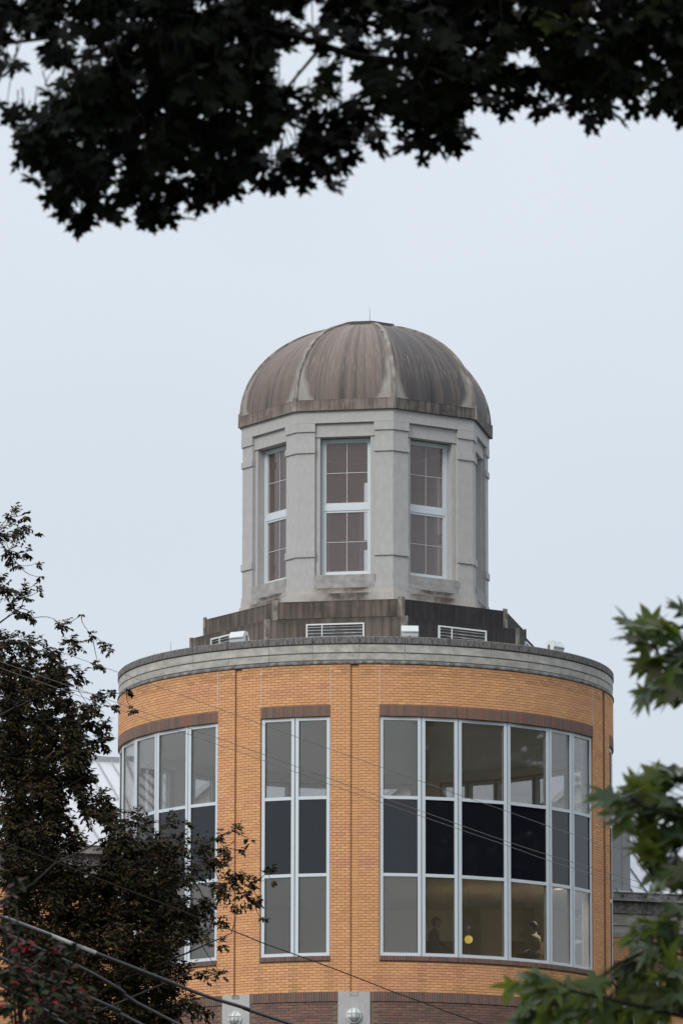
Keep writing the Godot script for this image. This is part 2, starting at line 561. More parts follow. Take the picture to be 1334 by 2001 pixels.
func build_windows() -> void:
	for w in windows:
		var node := Node3D.new()
		node.name = "window" if not rot.has_node("window") else "window_%03d" % windows.find(w)
		rot.add_child(node, true)
		for i in w.size() - 1:
			var rf := R - 0.105
			var a: Vector3 = dirv(w[i]) * rf
			var b: Vector3 = dirv(w[i + 1]) * rf
			var t := (b - a).normalized()
			var nn := Vector3(-t.z, 0, t.x)
			if nn.dot(a) < 0:
				nn = -nn
			var y := Vector3.UP
			var hw := (b - a).length() / 2 - 0.008
			var c := (a + b) / 2
			var mb := MB.new()
			var fw := 0.043
			var fd := 0.06
			for s in [-1, 1]:
				mb.box(c + t * (hw - fw) * s + y * 20.422, t * fw, y * 3.008, nn * fd)
			for hh in [[17.415, 17.495], [19.405, 19.485], [21.35, 21.43], [23.35, 23.43]]:
				mb.box(c + y * (hh[0] + hh[1]) / 2, t * (hw - fw * 2 - 0.0005), y * (hh[1] - hh[0]) / 2, nn * (fd - 0.004))
			part("frame", mb.mesh(), M.frame, node)
			# gaskets just inside the frame
			mb = MB.new()
			var g := hw - fw * 2 - 0.001
			for p in [[17.497, 19.403, true], [19.487, 21.348, false], [21.432, 23.348, true]]:
				mb = MB.new()
				mb.box(c + y * (p[0] + p[1]) / 2 + nn * 0.02, t * g, y * (p[1] - p[0]) / 2, nn * 0.004)
				if p[2]:
					mb.box(c + y * (p[0] + p[1]) / 2 - nn * 0.008, t * g, y * (p[1] - p[0]) / 2, nn * 0.004)
				part("glass_pane" if p[2] else "spandrel_panel", mb.mesh(), M.glass if p[2] else M.spandrel, node)
			mb = MB.new()
			for s in [-1, 1]:
				mb.box(c + t * (g - 0.008) * s + y * 20.422 + nn * 0.033, t * 0.0085, y * 2.92, nn * 0.008)
			part("gasket", mb.mesh(), M.frame_dark, node)
		for i in w.size():
			var mb := MB.new()
			mb.box(dirv(w[i]) * (R - 0.125) + Vector3.UP * 20.422, tanv(w[i]) * 0.02, Vector3.UP * 3.0, dirv(w[i]) * 0.055)
			part("mullion_core", mb.mesh(), M.frame_dark, node)
	# pale sealant joints rising from the window corners to the cornice
	for az in [-24.06, -7.87, 3.06, 64.32, -35.25]:
		var mb := MB.new()
		mb.box(dirv(az) * (R + 0.0012) + Vector3.UP * 24.22, tanv(az) * 0.006, Vector3.UP * 0.5, dirv(az) * 0.004)
		part("sealant_joint", mb.mesh(), M.joint, rot)

func build_cornice() -> void:
	var mb := MB.new()
	mb.arc(5.95, 6.425, Y_TOP + 0.004, 25.44, -180, 180, 120)
	part("cornice_core", mb.mesh(), M.joint, rot)
	var step := 360.0 / 35.0
	for i in 35:
		var a := 3.6 + step * i - 180.0 + step * 17 - 360.0 * floorf((3.6 + step * i + step * 17) / 360.0)
		var g := 0.085
		var st := 6
		mb = MB.new()
		mb.lathe([Vector2(5.93, 25.46), Vector2(6.47, 25.46), Vector2(6.49, 25.44), Vector2(6.49, 25.285), Vector2(6.475, 25.27), Vector2(6.43, 25.27), Vector2(6.43, 25.445), Vector2(5.93, 25.445)], a + g, a + step - g, st)
		part("coping_stone", mb.mesh(), M.coping, rot)
		mb = MB.new()
		mb.lathe([Vector2(6.43, 25.25), Vector2(6.468, 25.25), Vector2(6.468, 25.06), Vector2(6.45, 25.045), Vector2(6.43, 25.045)], a + g * 0.4, a + step - g * 0.4, st)
		part("cornice_stone", mb.mesh(), M.band if i % 3 else M.band_b, rot)
		mb = MB.new()
		mb.lathe([Vector2(6.43, 25.028), Vector2(6.462, 25.028), Vector2(6.455, 24.87), Vector2(6.43, 24.858)], a + g * 0.4, a + step - g * 0.4, st)
		part("cornice_stone", mb.mesh(), M.band_b if i % 2 else M.band, rot)
		mb = MB.new()
		mb.lathe([Vector2(6.43, 24.845), Vector2(6.47, 24.845), Vector2(6.495, 24.80), Vector2(6.495, 24.765), Vector2(6.47, 24.748), Vector2(6.43, 24.748)], a + g * 0.6, a + step - g * 0.6, st)
		part("ledge_stone", mb.mesh(), M.ledge, rot)

func oct_ring_face(k: int, r_in: float, r_out: float, h0: float, h1: float) -> ArrayMesh:
	# one side of an octagonal ring; its outer face runs 0..1 in u and v
	var a := dirv(T0 + 45.0 * k)
	var b := dirv(T0 + 45.0 * k + 45.0)
	var n := dirv(T0 + 45.0 * k + 22.5)
	var lo := Vector3.UP * h0
	var hi := Vector3.UP * h1
	var mb := MB.new()
	mb.quad_s(a * r_out + lo, b * r_out + lo, b * r_out + hi, a * r_out + hi, n, n, n, n, Vector2(0.005, 0.99), Vector2(0.995, 0.99), Vector2(0.995, 0.01), Vector2(0.005, 0.01))
	mb.quad(a * r_in + lo, b * r_in + lo, b * r_in + hi, a * r_in + hi, -n)
	mb.quad(a * r_in + hi, b * r_in + hi, b * r_out + hi, a * r_out + hi, Vector3.UP)
	mb.quad(a * r_in + lo, b * r_in + lo, b * r_out + lo, a * r_out + lo, Vector3.DOWN)
	for e in [a, b]:
		mb.quad(e * r_in + lo, e * r_out + lo, e * r_out + hi, e * r_in + hi, (a - b) if e == a else (b - a))
	return mb.mesh()

func face_mat(kind: int, seed_: int, base: Vector3, grime: Vector3, rough := 0.85) -> StandardMaterial3D:
	# weathering of one side of the octagon: 0 smears below a sill, 1 streaks run down a fascia
	var f := FastNoiseLite.new()
	f.seed = seed_
	f.frequency = 0.03
	f.fractal_octaves = 4
	var im := Image.create(384, 64, false, Image.FORMAT_RGB8)
	for y in 64:
		var v := (y + 0.5) / 64.0
		for x in 384:
			var u := (x + 0.5) / 384.0
			var e := minf(u, 1.0 - u)
			var n := f.get_noise_2d(x * 0.35, y * 0.25)
			var s := f.get_noise_2d(x * 2.2, y * 0.12 + 400.0)
			var g := 0.0
			if kind == 0:
				g = smoothstep(0.1, 0.36, e + n * 0.08) * clampf(0.98 - 0.5 * v + 0.55 * n + 0.15 * s, 0.0, 1.0)
			else:
				g = clampf(0.62 + 0.75 * s + 0.5 * n + 0.35 * smoothstep(0.2, 0.0, v) - 0.35 * smoothstep(0.1, 0.0, e), 0.0, 1.0)
				g = maxf(g, 0.9 * smoothstep(0.035, 0.0, absf(u - 0.47 + 0.05 * n)))
			var c := base.lerp(grime, g) * (1.0 + 0.12 * s)
			im.set_pixel(x, y, Color(maxf(c.x, 0.005), maxf(c.y, 0.005), maxf(c.z, 0.005)).linear_to_srgb())
	var m := StandardMaterial3D.new()
	m.albedo_texture = ImageTexture.create_from_image(im)
	m.texture_repeat = false
	m.roughness = rough
	return m

func corner_prism(mb: MB, k: int, r: float, w: float, depth: float, h0: float, h1: float) -> void:
	var a := T0 + 45.0 * k
	var c := dirv(a) * r
	var np := dirv(a - 22.5)
	var nx := dirv(a + 22.5)
	var pa := c - tanv(a - 22.5) * w
	var pb := c + tanv(a + 22.5) * w
	var ci := dirv(a) * (r - depth / C8)
	var poly := PackedVector2Array()
	for q in [pa, c, pb, pb - nx * depth, ci, pa - np * depth]:
		poly.append(Vector2(q.x, q.z))
	mb.prism(poly, h0, h1)

func build_lantern() -> void:
	var mb: MB
	var smear := [face_mat(0, 31, Vector3(0.44, 0.42, 0.395), Vector3(0.1, 0.075, 0.062)), face_mat(0, 37, Vector3(0.43, 0.41, 0.39), Vector3(0.075, 0.06, 0.055))]
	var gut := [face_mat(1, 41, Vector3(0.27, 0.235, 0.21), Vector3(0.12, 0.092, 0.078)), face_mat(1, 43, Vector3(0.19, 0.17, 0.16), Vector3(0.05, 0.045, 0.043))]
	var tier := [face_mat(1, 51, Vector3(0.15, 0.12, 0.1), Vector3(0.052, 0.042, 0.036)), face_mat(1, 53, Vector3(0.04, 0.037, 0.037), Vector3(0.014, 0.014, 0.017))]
	for k in 8:
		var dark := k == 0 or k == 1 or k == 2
		# stepped octagonal base
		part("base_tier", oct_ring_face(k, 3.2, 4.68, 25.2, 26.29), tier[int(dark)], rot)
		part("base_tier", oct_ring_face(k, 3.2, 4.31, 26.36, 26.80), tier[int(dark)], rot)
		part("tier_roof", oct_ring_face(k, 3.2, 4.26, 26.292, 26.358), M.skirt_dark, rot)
		# sloping top up to the lantern
		mb = MB.new()
		var c0 := dirv(T0 + 45.0 * k)
		var c1 := dirv(T0 + 45.0 * k + 45.0)
		mb.quad(c0 * 4.31 + Vector3.UP * 26.803, c1 * 4.31 + Vector3.UP * 26.803, c1 * 3.3 + Vector3.UP * 26.96, c0 * 3.3 + Vector3.UP * 26.96, Vector3.UP)
		mb.quad(c0 * 4.31 + Vector3.UP * 26.801, c1 * 4.31 + Vector3.UP * 26.801, c1 * 3.3 + Vector3.UP * 26.801, c0 * 3.3 + Vector3.UP * 26.801, Vector3.DOWN)
		part("sloping_top", mb.mesh(), M.cap, rot)
		mb = MB.new()
		corner_prism(mb, k, 4.70, 0.10, 0.05, 25.3, 26.31)
		part("corner_batten", mb.mesh(), M.batten, rot)
		mb = MB.new()
		corner_prism(mb, k, 4.34, 0.10, 0.05, 26.33, 26.86)
		part("corner_batten", mb.mesh(), M.batten, rot)
		# lantern: plinth, pilasters, entablature, gutter
		part("base_course", oct_ring_face(k, 2.6, 3.385, 26.9, 27.15), smear[k % 2], rot)
		part("plinth", oct_ring_face(k, 2.6, 3.345, 27.153, 27.29), smear[(k + 1) % 2], rot)
		mb = MB.new()
		corner_prism(mb, k, 3.335, 0.5, 0.3, 27.293, 27.41)
		corner_prism(mb, k, 3.31, 0.48, 0.34, 27.41, 31.64)
		var pil := part("pilaster", mb.mesh(), M.stone if k % 2 else M.stone_b, rot)
		for hh in [[28.12, 28.30], [30.86, 31.02], [31.42, 31.637]]:
			mb = MB.new()
			corner_prism(mb, k, 3.35, 0.505, 0.1, hh[0], hh[1])
			part("pilaster_band", mb.mesh(), M.stone_b, pil)
		part("entablature_block", oct_ring_face(k, 2.5, 3.345, 31.642, 31.96), M.stone, rot)
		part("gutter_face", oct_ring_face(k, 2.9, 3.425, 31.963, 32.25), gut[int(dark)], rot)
		mb = MB.new()
		corner_prism(mb, k, 3.44, 0.06, 0.05, 31.955, 32.32)
		part("gutter_corner", mb.mesh(), M.rib, rot)
		lantern_face(k)
	build_dome()
	# inside the lantern
	mb = MB.new()
	mb.lathe([Vector2(0.01, 27.3), Vector2(2.75, 27.3), Vector2(2.75, 27.1), Vector2(0.01, 27.1)], -180, 180, 16)
	part("lantern_floor", mb.mesh(), M.inside_dim, rot)
	mb = MB.new()
	mb.lathe([Vector2(0.01, 31.9), Vector2(2.5, 31.9), Vector2(2.5, 31.65), Vector2(0.01, 31.65)], -180, 180, 16)
	part("lantern_ceiling", mb.mesh(), M.core, rot)
	# hood vents and short rods on the parapet
	for r in [[-5.42, 4.0, 0.32], [-5.75, 3.15, 0.14]]:
		mb = MB.new()
		var p := Vector3(r[0], 0, r[1]).normalized() * 6.2
		mb.tube([p + Vector3.UP * 25.45, p + Vector3.UP * (25.46 + r[2])], 0.008, 0.004, 5)
		part("lightning_rod", mb.mesh(), M.steel, rot)

func lantern_face(k: int) -> void:
	var a := T0 + 22.5 + 45.0 * k
	var n := dirv(a)
	var t := tanv(a)
	var y := Vector3.UP
	var mb := MB.new()
	# header, posts, sill block (all butted)
	mb.box(n * 2.83 + y * 31.463, t * 0.795, y * 0.177, n * 0.18)
	part("window_header", mb.mesh(), M.stone_b, rot)
	mb = MB.new()
	for s in [-1, 1]:
		mb.box(n * 2.82 + t * s * 0.729 + y * 29.462, t * 0.066, y * 1.822, n * 0.155)
	part("window_jamb", mb.mesh(), M.stone, rot)
	mb = MB.new()
	mb.box(n * 2.87 + y * 27.465, t * 0.797, y * 0.172, n * 0.215)
	part("window_sill", mb.mesh(), M.stone_base, rot)
	# window: outer frame, two sashes, muntins, panes
	var w := MB.new()
	for s in [-1, 1]:
		w.box(n * 2.72 + t * s * 0.6255 + y * 29.46, t * 0.033, y * 1.80, n * 0.05)
	for hh in [[27.66, 27.725], [29.38, 29.53], [31.215, 31.26]]:
		w.box(n * 2.72 + y * (hh[0] + hh[1]) / 2, t * 0.592, y * (hh[1] - hh[0]) / 2, n * 0.045)
	var win := part("lantern_window", w.mesh(), M.frame, rot)
	for hh in [[27.727, 29.378], [29.532, 31.213]]:
		w = MB.new()
		for s in [-1, 1]:
			w.box(n * 2.72 + t * s * 0.566 + y * (hh[0] + hh[1]) / 2, t * 0.025, y * (hh[1] - hh[0]) / 2, n * 0.03)
			var yy: float = hh[0] + 0.026 if s < 0 else hh[1] - 0.026
			w.box(n * 2.72 + y * yy, t * 0.5405, y * 0.025, n * 0.028)
		part("sash", w.mesh(), M.white_metal, win)
		var lo: float = hh[0] + 0.052
		var hi: float = hh[1] - 0.052
		w = MB.new()
		w.box(n * 2.71 + y * (lo + hi) / 2, t * 0.5403, y * (hi - lo) / 2, n * 0.004)
		part("pane", w.mesh(), M.glass_pink, win)
		w = MB.new()
		w.box(n * 2.723 + y * (lo + hi) / 2, t * 0.0085, y * (hi - lo) / 2, n * 0.006)
		w.box(n * 2.7235 + y * (lo + hi) / 2, t * 0.54, y * 0.0085, n * 0.005)
		part("muntin", w.mesh(), M.muntin, win)
	# louvred vent in the lower tier
	if k % 2 == 1 or k == 0 or k == 6:
		w = MB.new()
		var d := 4.68 * C8 + 0.02
		for s in [-1, 1]:
			w.box(n * d + t * s * 0.735 + y * 25.94, t * 0.018, y * 0.21, n * 0.03)
			w.box(n * d + y * (25.94 + 0.192 * s), t * 0.716, y * 0.018, n * 0.03)
		w.box(n * d - t * 0.34 + y * 25.94, t * 0.012, y * 0.173, n * 0.028)
		var v := part("louvre_vent", w.mesh(), M.white_metal, rot)
		w = MB.new()
		w.box(n * (d - 0.018) + y * 25.94, t * 0.71, y * 0.17, n * 0.006)
		part("vent_back", w.mesh(), M.frame_dark, v)
		for i in 4:
			w = MB.new()
			w.box(n * (d + 0.004) + y * (25.815 + i * 0.082), t * 0.712, (y * 0.8 - n * 0.6) * 0.015, (n * 0.8 + y * 0.6) * 0.003)
			part("slat", w.mesh(), M.gutter_metal, v)

func dome_r(h: float) -> float: # corner radius at a height above the springing
	return 3.36 * sqrt(maxf(0.0, 1.0 - pow(h / 2.62, 2.08)))

func build_dome() -> void:
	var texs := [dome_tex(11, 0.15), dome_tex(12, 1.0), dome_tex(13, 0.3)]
	var steps := 28
	for k in 8:
		var mb := MB.new()
		var a0 := T0 + 45.0 * k
		var n := dirv(a0 + 22.5)
		var prof := []
		for i in steps + 1:
			var th := asin(0.985 * i / steps)
			prof.append(Vector2(dome_r(2.62 * sin(th)), 32.2 + 2.62 * sin(th)))
		for i in steps:
			var q := []
			var nn := []
			for w in [i, i + 1]:
				var p0: Vector2 = prof[maxi(w - 1, 0)]
				var p1: Vector2 = prof[mini(w + 1, steps)]
				var e := p1 - p0
				nn.append((n * e.y - Vector3.UP * e.x * C8).normalized())
				for side in 2:
					q.append(dirv(a0 + 45.0 * side) * prof[w].x + Vector3.UP * prof[w].y)
			# pans: ten strips across so that the sheet has a little relief
			var v0 := 1.0 - float(i) / steps
			var v1 := 1.0 - float(i + 1) / steps
			mb.quad_s(q[0], q[1], q[3], q[2], nn[0], nn[0], nn[1], nn[1], Vector2(0, v0), Vector2(1, v0), Vector2(1, v1), Vector2(0, v1))
		var m := StandardMaterial3D.new()
		m.roughness = 0.7
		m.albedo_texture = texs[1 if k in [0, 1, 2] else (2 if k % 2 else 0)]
		m.texture_repeat = false
		part("dome_panel", mb.mesh(), m, rot)
		# rib over the corner
		mb = MB.new()
		var t := tanv(a0)
		var d := dirv(a0)
		for i in steps:
			var p: Vector2 = prof[i]
			var q: Vector2 = prof[i + 1]
			var e := (q - p).normalized()
			var o := d * e.y - Vector3.UP * e.x
			var a := d * p.x + Vector3.UP * p.y
			var b := d * q.x + Vector3.UP * q.y
			var wd := 0.055
			var up := 0.035
			mb.quad(a - t * wd + o * up, a + t * wd + o * up, b + t * wd + o * up, b - t * wd + o * up, o)
			for s in [-1, 1]:
				mb.quad(a + t * wd * s + o * up, b + t * wd * s + o * up, b + t * wd * s - o * 0.05, a + t * wd * s - o * 0.05, t * s)
		part("dome_rib", mb.mesh(), M.rib, rot)
	var cap := MB.new()
	var poly := PackedVector2Array()
	var poly2 := PackedVector2Array()
	for k in 8:
		var d := dirv(T0 + 45.0 * k)
		poly.append(Vector2(d.x, d.z) * 0.86)
		poly2.append(Vector2(d.x, d.z) * 0.70)
	cap.prism(poly, 34.72, 34.82)
	cap.prism(poly2, 34.821, 34.86)
	part("dome_cap", cap.mesh(), M.cap, rot)
	var mb := MB.new()
	mb.tube([Vector3(0.1, 34.85, 0), Vector3(0.1, 34.95, 0), Vector3(0.1, 35.35, 0)], 0.012, 0.005, 6)
	part("lightning_rod", mb.mesh(), M.steel, rot)

func build_stone_panels() -> void:
	for c in [-29.95, -2.5, 71.7]:
		var mb := MB.new()
		mb.arc(R - 0.05, R + 0.02, 12.0, 16.502, c - 3.52, c + 3.52, 6)
		var p := part("stone_panel", mb.mesh(), M.stone, rot)
		mb = MB.new()
		mb.arc(R + 0.021, R + 0.026, 16.40, 16.501, c - 0.9, c + 0.9, 2)
		part("scupper", mb.mesh(), M.gutter_metal, p)

func bulkhead(az: float, label: String) -> void:
	var o := thing("bulkhead_lamp", label, "lamp", dirv(az) * (R + 0.02) + Vector3.UP * 15.9, "bulkhead lamps on the stone panels")
	o.rotation.y = deg_to_rad(az)
	var mb := MB.new()
	var prof := [Vector2(0.01, 0.05), Vector2(0.15, 0.06), Vector2(0.19, 0.05), Vector2(0.195, 0.0), Vector2(0.01, 0.0)]
	var tilt := Transform3D(Basis(Vector3.RIGHT, PI / 2), Vector3.ZERO)
	mb.lathe(prof, -180, 180, 28)
	part("housing", mb.mesh(), M.white_metal, o, tilt)
	mb = MB.new()
	mb.ball(Vector3(0, 0, 0.045), Vector3(0.155, 0.155, 0.11), 10, 20)
	part("lens", mb.mesh(), M.opal, o)
	mb = MB.new()
	var rg := 0.172
	for s in [-0.055, 0.055]:
		var pts := []
		var pts2 := []
		for i in 13:
			var th := lerpf(-PI / 2, PI / 2, i / 12.0)
			pts.append(Vector3(sin(th) * rg, s, 0.05 + cos(th) * 0.12))
			pts2.append(Vector3(s, sin(th) * rg, 0.05 + cos(th) * 0.124))
		mb.tube(pts, 0.006, 0.006, 6)
		mb.tube(pts2, 0.006, 0.006, 6)
	part("guard", mb.mesh(), M.gutter_metal, o)

func floodlight(at: Vector3, turn: float, label: String) -> void:
	var o := thing("floodlight", label, "floodlight", Vector3(at.x, 25.2, at.z), "floodlights on the rotunda roof")
	o.rotation.y = turn
	var h := at.y - 25.2
	var mb := MB.new()
	mb.tube([Vector3.ZERO, Vector3(0, h - 0.12, 0)], 0.03, 0.03, 8)
	mb.aabox(Vector3(-0.1, 0, -0.1), Vector3(0.1, 0.02, 0.1))
	part("post", mb.mesh(), M.steel, o)
	mb = MB.new()
	# wedge-shaped head, lamp face tilted up towards the lantern behind
	var p := [Vector2(-0.17, -0.12), Vector2(0.13, -0.13), Vector2(0.17, -0.02), Vector2(0.09, 0.13), Vector2(-0.05, 0.13)]
	for i in p.size():
		var a: Vector2 = p[i]
		var b: Vector2 = p[(i + 1) % p.size()]
		var e := b - a
		mb.quad(Vector3(-0.215, h + a.y, a.x), Vector3(0.215, h + a.y, a.x), Vector3(0.215, h + b.y, b.x), Vector3(-0.215, h + b.y, b.x), Vector3(0, -e.x, e.y))
	for s in [-1, 1]:
		for i in range(1, p.size() - 1):
			var x: float = 0.215 * s
			mb.tri(Vector3(x, h + p[0].y, p[0].x), Vector3(x, h + p[i].y, p[i].x), Vector3(x, h + p[i + 1].y, p[i + 1].x), Vector3(s, 0, 0), Vector3(s, 0, 0), Vector3(s, 0, 0))
	part("head", mb.mesh(), M.white_metal, o)
	mb = MB.new()
	mb.box(Vector3(0, h - 0.05, 0.162), Vector3(0.218, 0, 0), Vector3(0, 0.009, 0.002), Vector3(0, 0, 0.012))
	part("lid_seam", mb.mesh(), M.gutter_metal, o)
	mb = MB.new()
	for s in [-1, 1]:
		mb.box(Vector3(0.225 * s, h - 0.08, 0), Vector3(0.006, 0, 0), Vector3(0, 0.1, 0), Vector3(0, 0, 0.03))
	part("bracket", mb.mesh(), M.steel, o)

func downlight(at: Vector3, label: String) -> void:
	var o := thing("downlight", label, "ceiling light", Vector3(at.x, 19.6, at.z), "round ceiling lights behind the lower panes")
	var mb := MB.new()
	mb.lathe([Vector2(0.12, -0.002), Vector2(0.165, -0.002), Vector2(0.155, -0.035), Vector2(0.12, -0.035)], -180, 180, 20)
	part("trim", mb.mesh(), M.white_metal, o)
	mb = MB.new()
	mb.lathe([Vector2(0.001, -0.004), Vector2(0.118, -0.004), Vector2(0.118, -0.03), Vector2(0.001, -0.03)], -180, 180, 20)
	var e := mat(lin(0.8, 0.8, 0.75), 0.4)
	e.emission_enabled = true
	e.emission = Color(1.0, 0.97, 0.86)
	e.emission_energy_multiplier = 1.1
	part("lamp_disc", mb.mesh(), e, o)
	var l := SpotLight3D.new()
	l.name = "lamp"
	l.light_color = Color(1.0, 0.96, 0.88)
	l.light_energy = 13.0
	l.light_size = 0.11
	l.spot_range = 12
	l.spot_angle = 75
	l.spot_attenuation = 2
	l.shadow_enabled = true
	l.position = Vector3(0, -0.05, 0)
	l.rotation.x = -PI / 2
	o.add_child(l)

func globe_lamp(at: Vector3) -> void:
	var o := thing("pendant_globe", "yellow glowing glass globe hanging behind the lower pane", "pendant lamp", at)
	var mb := MB.new()
	mb.ball(Vector3.ZERO, Vector3.ONE * 0.105, 14, 20)
	var e := mat(lin(0.7, 0.6, 0.2), 0.4)
	e.emission_enabled = true
	e.emission = Color(0.95, 0.86, 0.35)
	e.emission_energy_multiplier = 0.75
	part("globe", mb.mesh(), e, o)
	mb = MB.new()
	mb.tube([Vector3(0, 0.1, 0), Vector3(0, 19.59 - at.y, 0)], 0.008, 0.008, 6)
	part("rod", mb.mesh(), M.steel, o)
	mb = MB.new()
	mb.tube([Vector3(0.012, 0.105, 0.001), Vector3(0.012, 0, 0.107), Vector3(0.012, -0.105, 0.001)], 0.004, 0.004, 5)
	part("seam_strip", mb.mesh(), M.steel, o)
	var l := OmniLight3D.new()
	l.name = "lamp"
	l.light_color = Color(1.0, 0.85, 0.5)
	l.light_energy = 0.2
	l.light_size = 0.1
	l.omni_range = 12
	l.omni_attenuation = 2
	l.shadow_enabled = true
	o.add_child(l)

# ---------------------------------------------------------------- people: one smooth skin over tapered bones
func skin(mb: MB, bones: Array, cell: float, blend: float, tone: Callable) -> void:
	var lo := Vector3.ONE * 1e9
	var hi := -lo
	for b in bones:
		for e in 2:
			var rr: Vector3 = Vector3.ONE * (b[2 + e] + blend + cell)
			lo = lo.min(b[e] - rr)
			hi = hi.max(b[e] + rr)
	var nx := int((hi.x - lo.x) / cell) + 2
	var ny := int((hi.y - lo.y) / cell) + 2
	var nz := int((hi.z - lo.z) / cell) + 2
	var f := PackedFloat32Array()
	f.resize(nx * ny * nz)
	f.fill(1.0)
	for b in bones:
		var a: Vector3 = b[0]
		var d: Vector3 = b[1] - a
		var ll := maxf(d.length_squared(), 1e-8)
		var reach: float = maxf(b[2], b[3]) + blend + cell * 2
		var bl: Vector3 = (a.min(b[1]) - Vector3.ONE * reach - lo) / cell
		var bh: Vector3 = (a.max(b[1]) + Vector3.ONE * reach - lo) / cell
		for k in range(maxi(int(bl.z), 0), mini(int(bh.z) + 1, nz)):
			for j in range(maxi(int(bl.y), 0), mini(int(bh.y) + 1, ny)):
				for i in range(maxi(int(bl.x), 0), mini(int(bh.x) + 1, nx)):
					var p := lo + Vector3(i, j, k) * cell
					var t := clampf((p - a).dot(d) / ll, 0.0, 1.0)
					var dist: float = (p - a - d * t).length() - lerpf(b[2], b[3], t)
					var at := (k * ny + j) * nx + i
					var h := clampf(0.5 + 0.5 * (f[at] - dist) / blend, 0.0, 1.0)
					f[at] = lerpf(f[at], dist, h) - blend * h * (1.0 - h)
	var vert := {}
	var step := [1, nx, nx * ny]
	for k in nz - 1:
		for j in ny - 1:
			for i in nx - 1:
				var at := (k * ny + j) * nx + i
				var sum := Vector3.ZERO
				var cnt := 0
				var c := []
				var neg := 0
				for q in 8:
					var w: float = f[at + (q & 1) + ((q >> 1) & 1) * nx + (q >> 2) * nx * ny]
					c.append(w)
					neg += int(w < 0)
				if neg == 0 or neg == 8:
					continue
				for q in 8:
					for ax in 3:
						if q & (1 << ax):
							continue
						var q2: int = q | (1 << ax)
						if (c[q] < 0) != (c[q2] < 0):
							var t: float = c[q] / (c[q] - c[q2])
							var pq := Vector3(q & 1, (q >> 1) & 1, q >> 2)
							pq[ax] = t
							sum += pq
							cnt += 1
				var g := Vector3(c[1] + c[3] + c[5] + c[7] - c[0] - c[2] - c[4] - c[6], c[2] + c[3] + c[6] + c[7] - c[0] - c[1] - c[4] - c[5], c[4] + c[5] + c[6] + c[7] - c[0] - c[1] - c[2] - c[3])
				vert[at] = [lo + (Vector3(i, j, k) + sum / cnt) * cell, g.normalized()]
	for at in vert.keys():
		for ax in 3:
			var u: int = step[(ax + 1) % 3]
			var w: int = step[(ax + 2) % 3]
			if (f[at] < 0) == (f[at + step[ax]] < 0):
				continue
			if not (vert.has(at - u) and vert.has(at - w) and vert.has(at - u - w)):
				continue
			var a = vert[at]
			var b = vert[at - u]
			var c = vert[at - u - w]
			var d = vert[at - w]
			mb.tint = tone.call((a[0] + c[0]) / 2)
			mb.quad_s(a[0], b[0], c[0], d[0], a[1], b[1], c[1], d[1])

func hand_bones(wrist: Vector3, fwd: Vector3, across: Vector3, down: Vector3) -> Array:
	var out := []
	out.append([wrist, wrist + fwd * 0.05, 0.024, 0.03])
	for i in 4:
		var s := (i - 1.5) * 0.021
		var len_: float = [0.066, 0.078, 0.072, 0.056][i]
		var root: Vector3 = wrist + fwd * 0.02 + across * s * 0.8
		var k0: Vector3 = wrist + fwd * 0.088 + across * s
		var k1: Vector3 = k0 + (fwd * 0.9 + down * 0.35).normalized() * len_ * 0.55
		var k2: Vector3 = k1 + (fwd * 0.55 + down * 0.8).normalized() * len_ * 0.5
		out.append([root, k0, 0.016, 0.0105])
		out.append([k0, k1, 0.0098, 0.0088])
		out.append([k1, k2, 0.0088, 0.0075])
	var t0: Vector3 = wrist + fwd * 0.025 - across * 0.028
	var t1: Vector3 = t0 + (fwd * 0.6 - across * 0.7).normalized() * 0.045
	out.append([wrist + fwd * 0.01, t0, 0.018, 0.015])
	out.append([t0, t1, 0.013, 0.0105])
	out.append([t1, t1 + (fwd * 0.95 - across * 0.1 + down * 0.2).normalized() * 0.036, 0.0105, 0.0085])
	return out

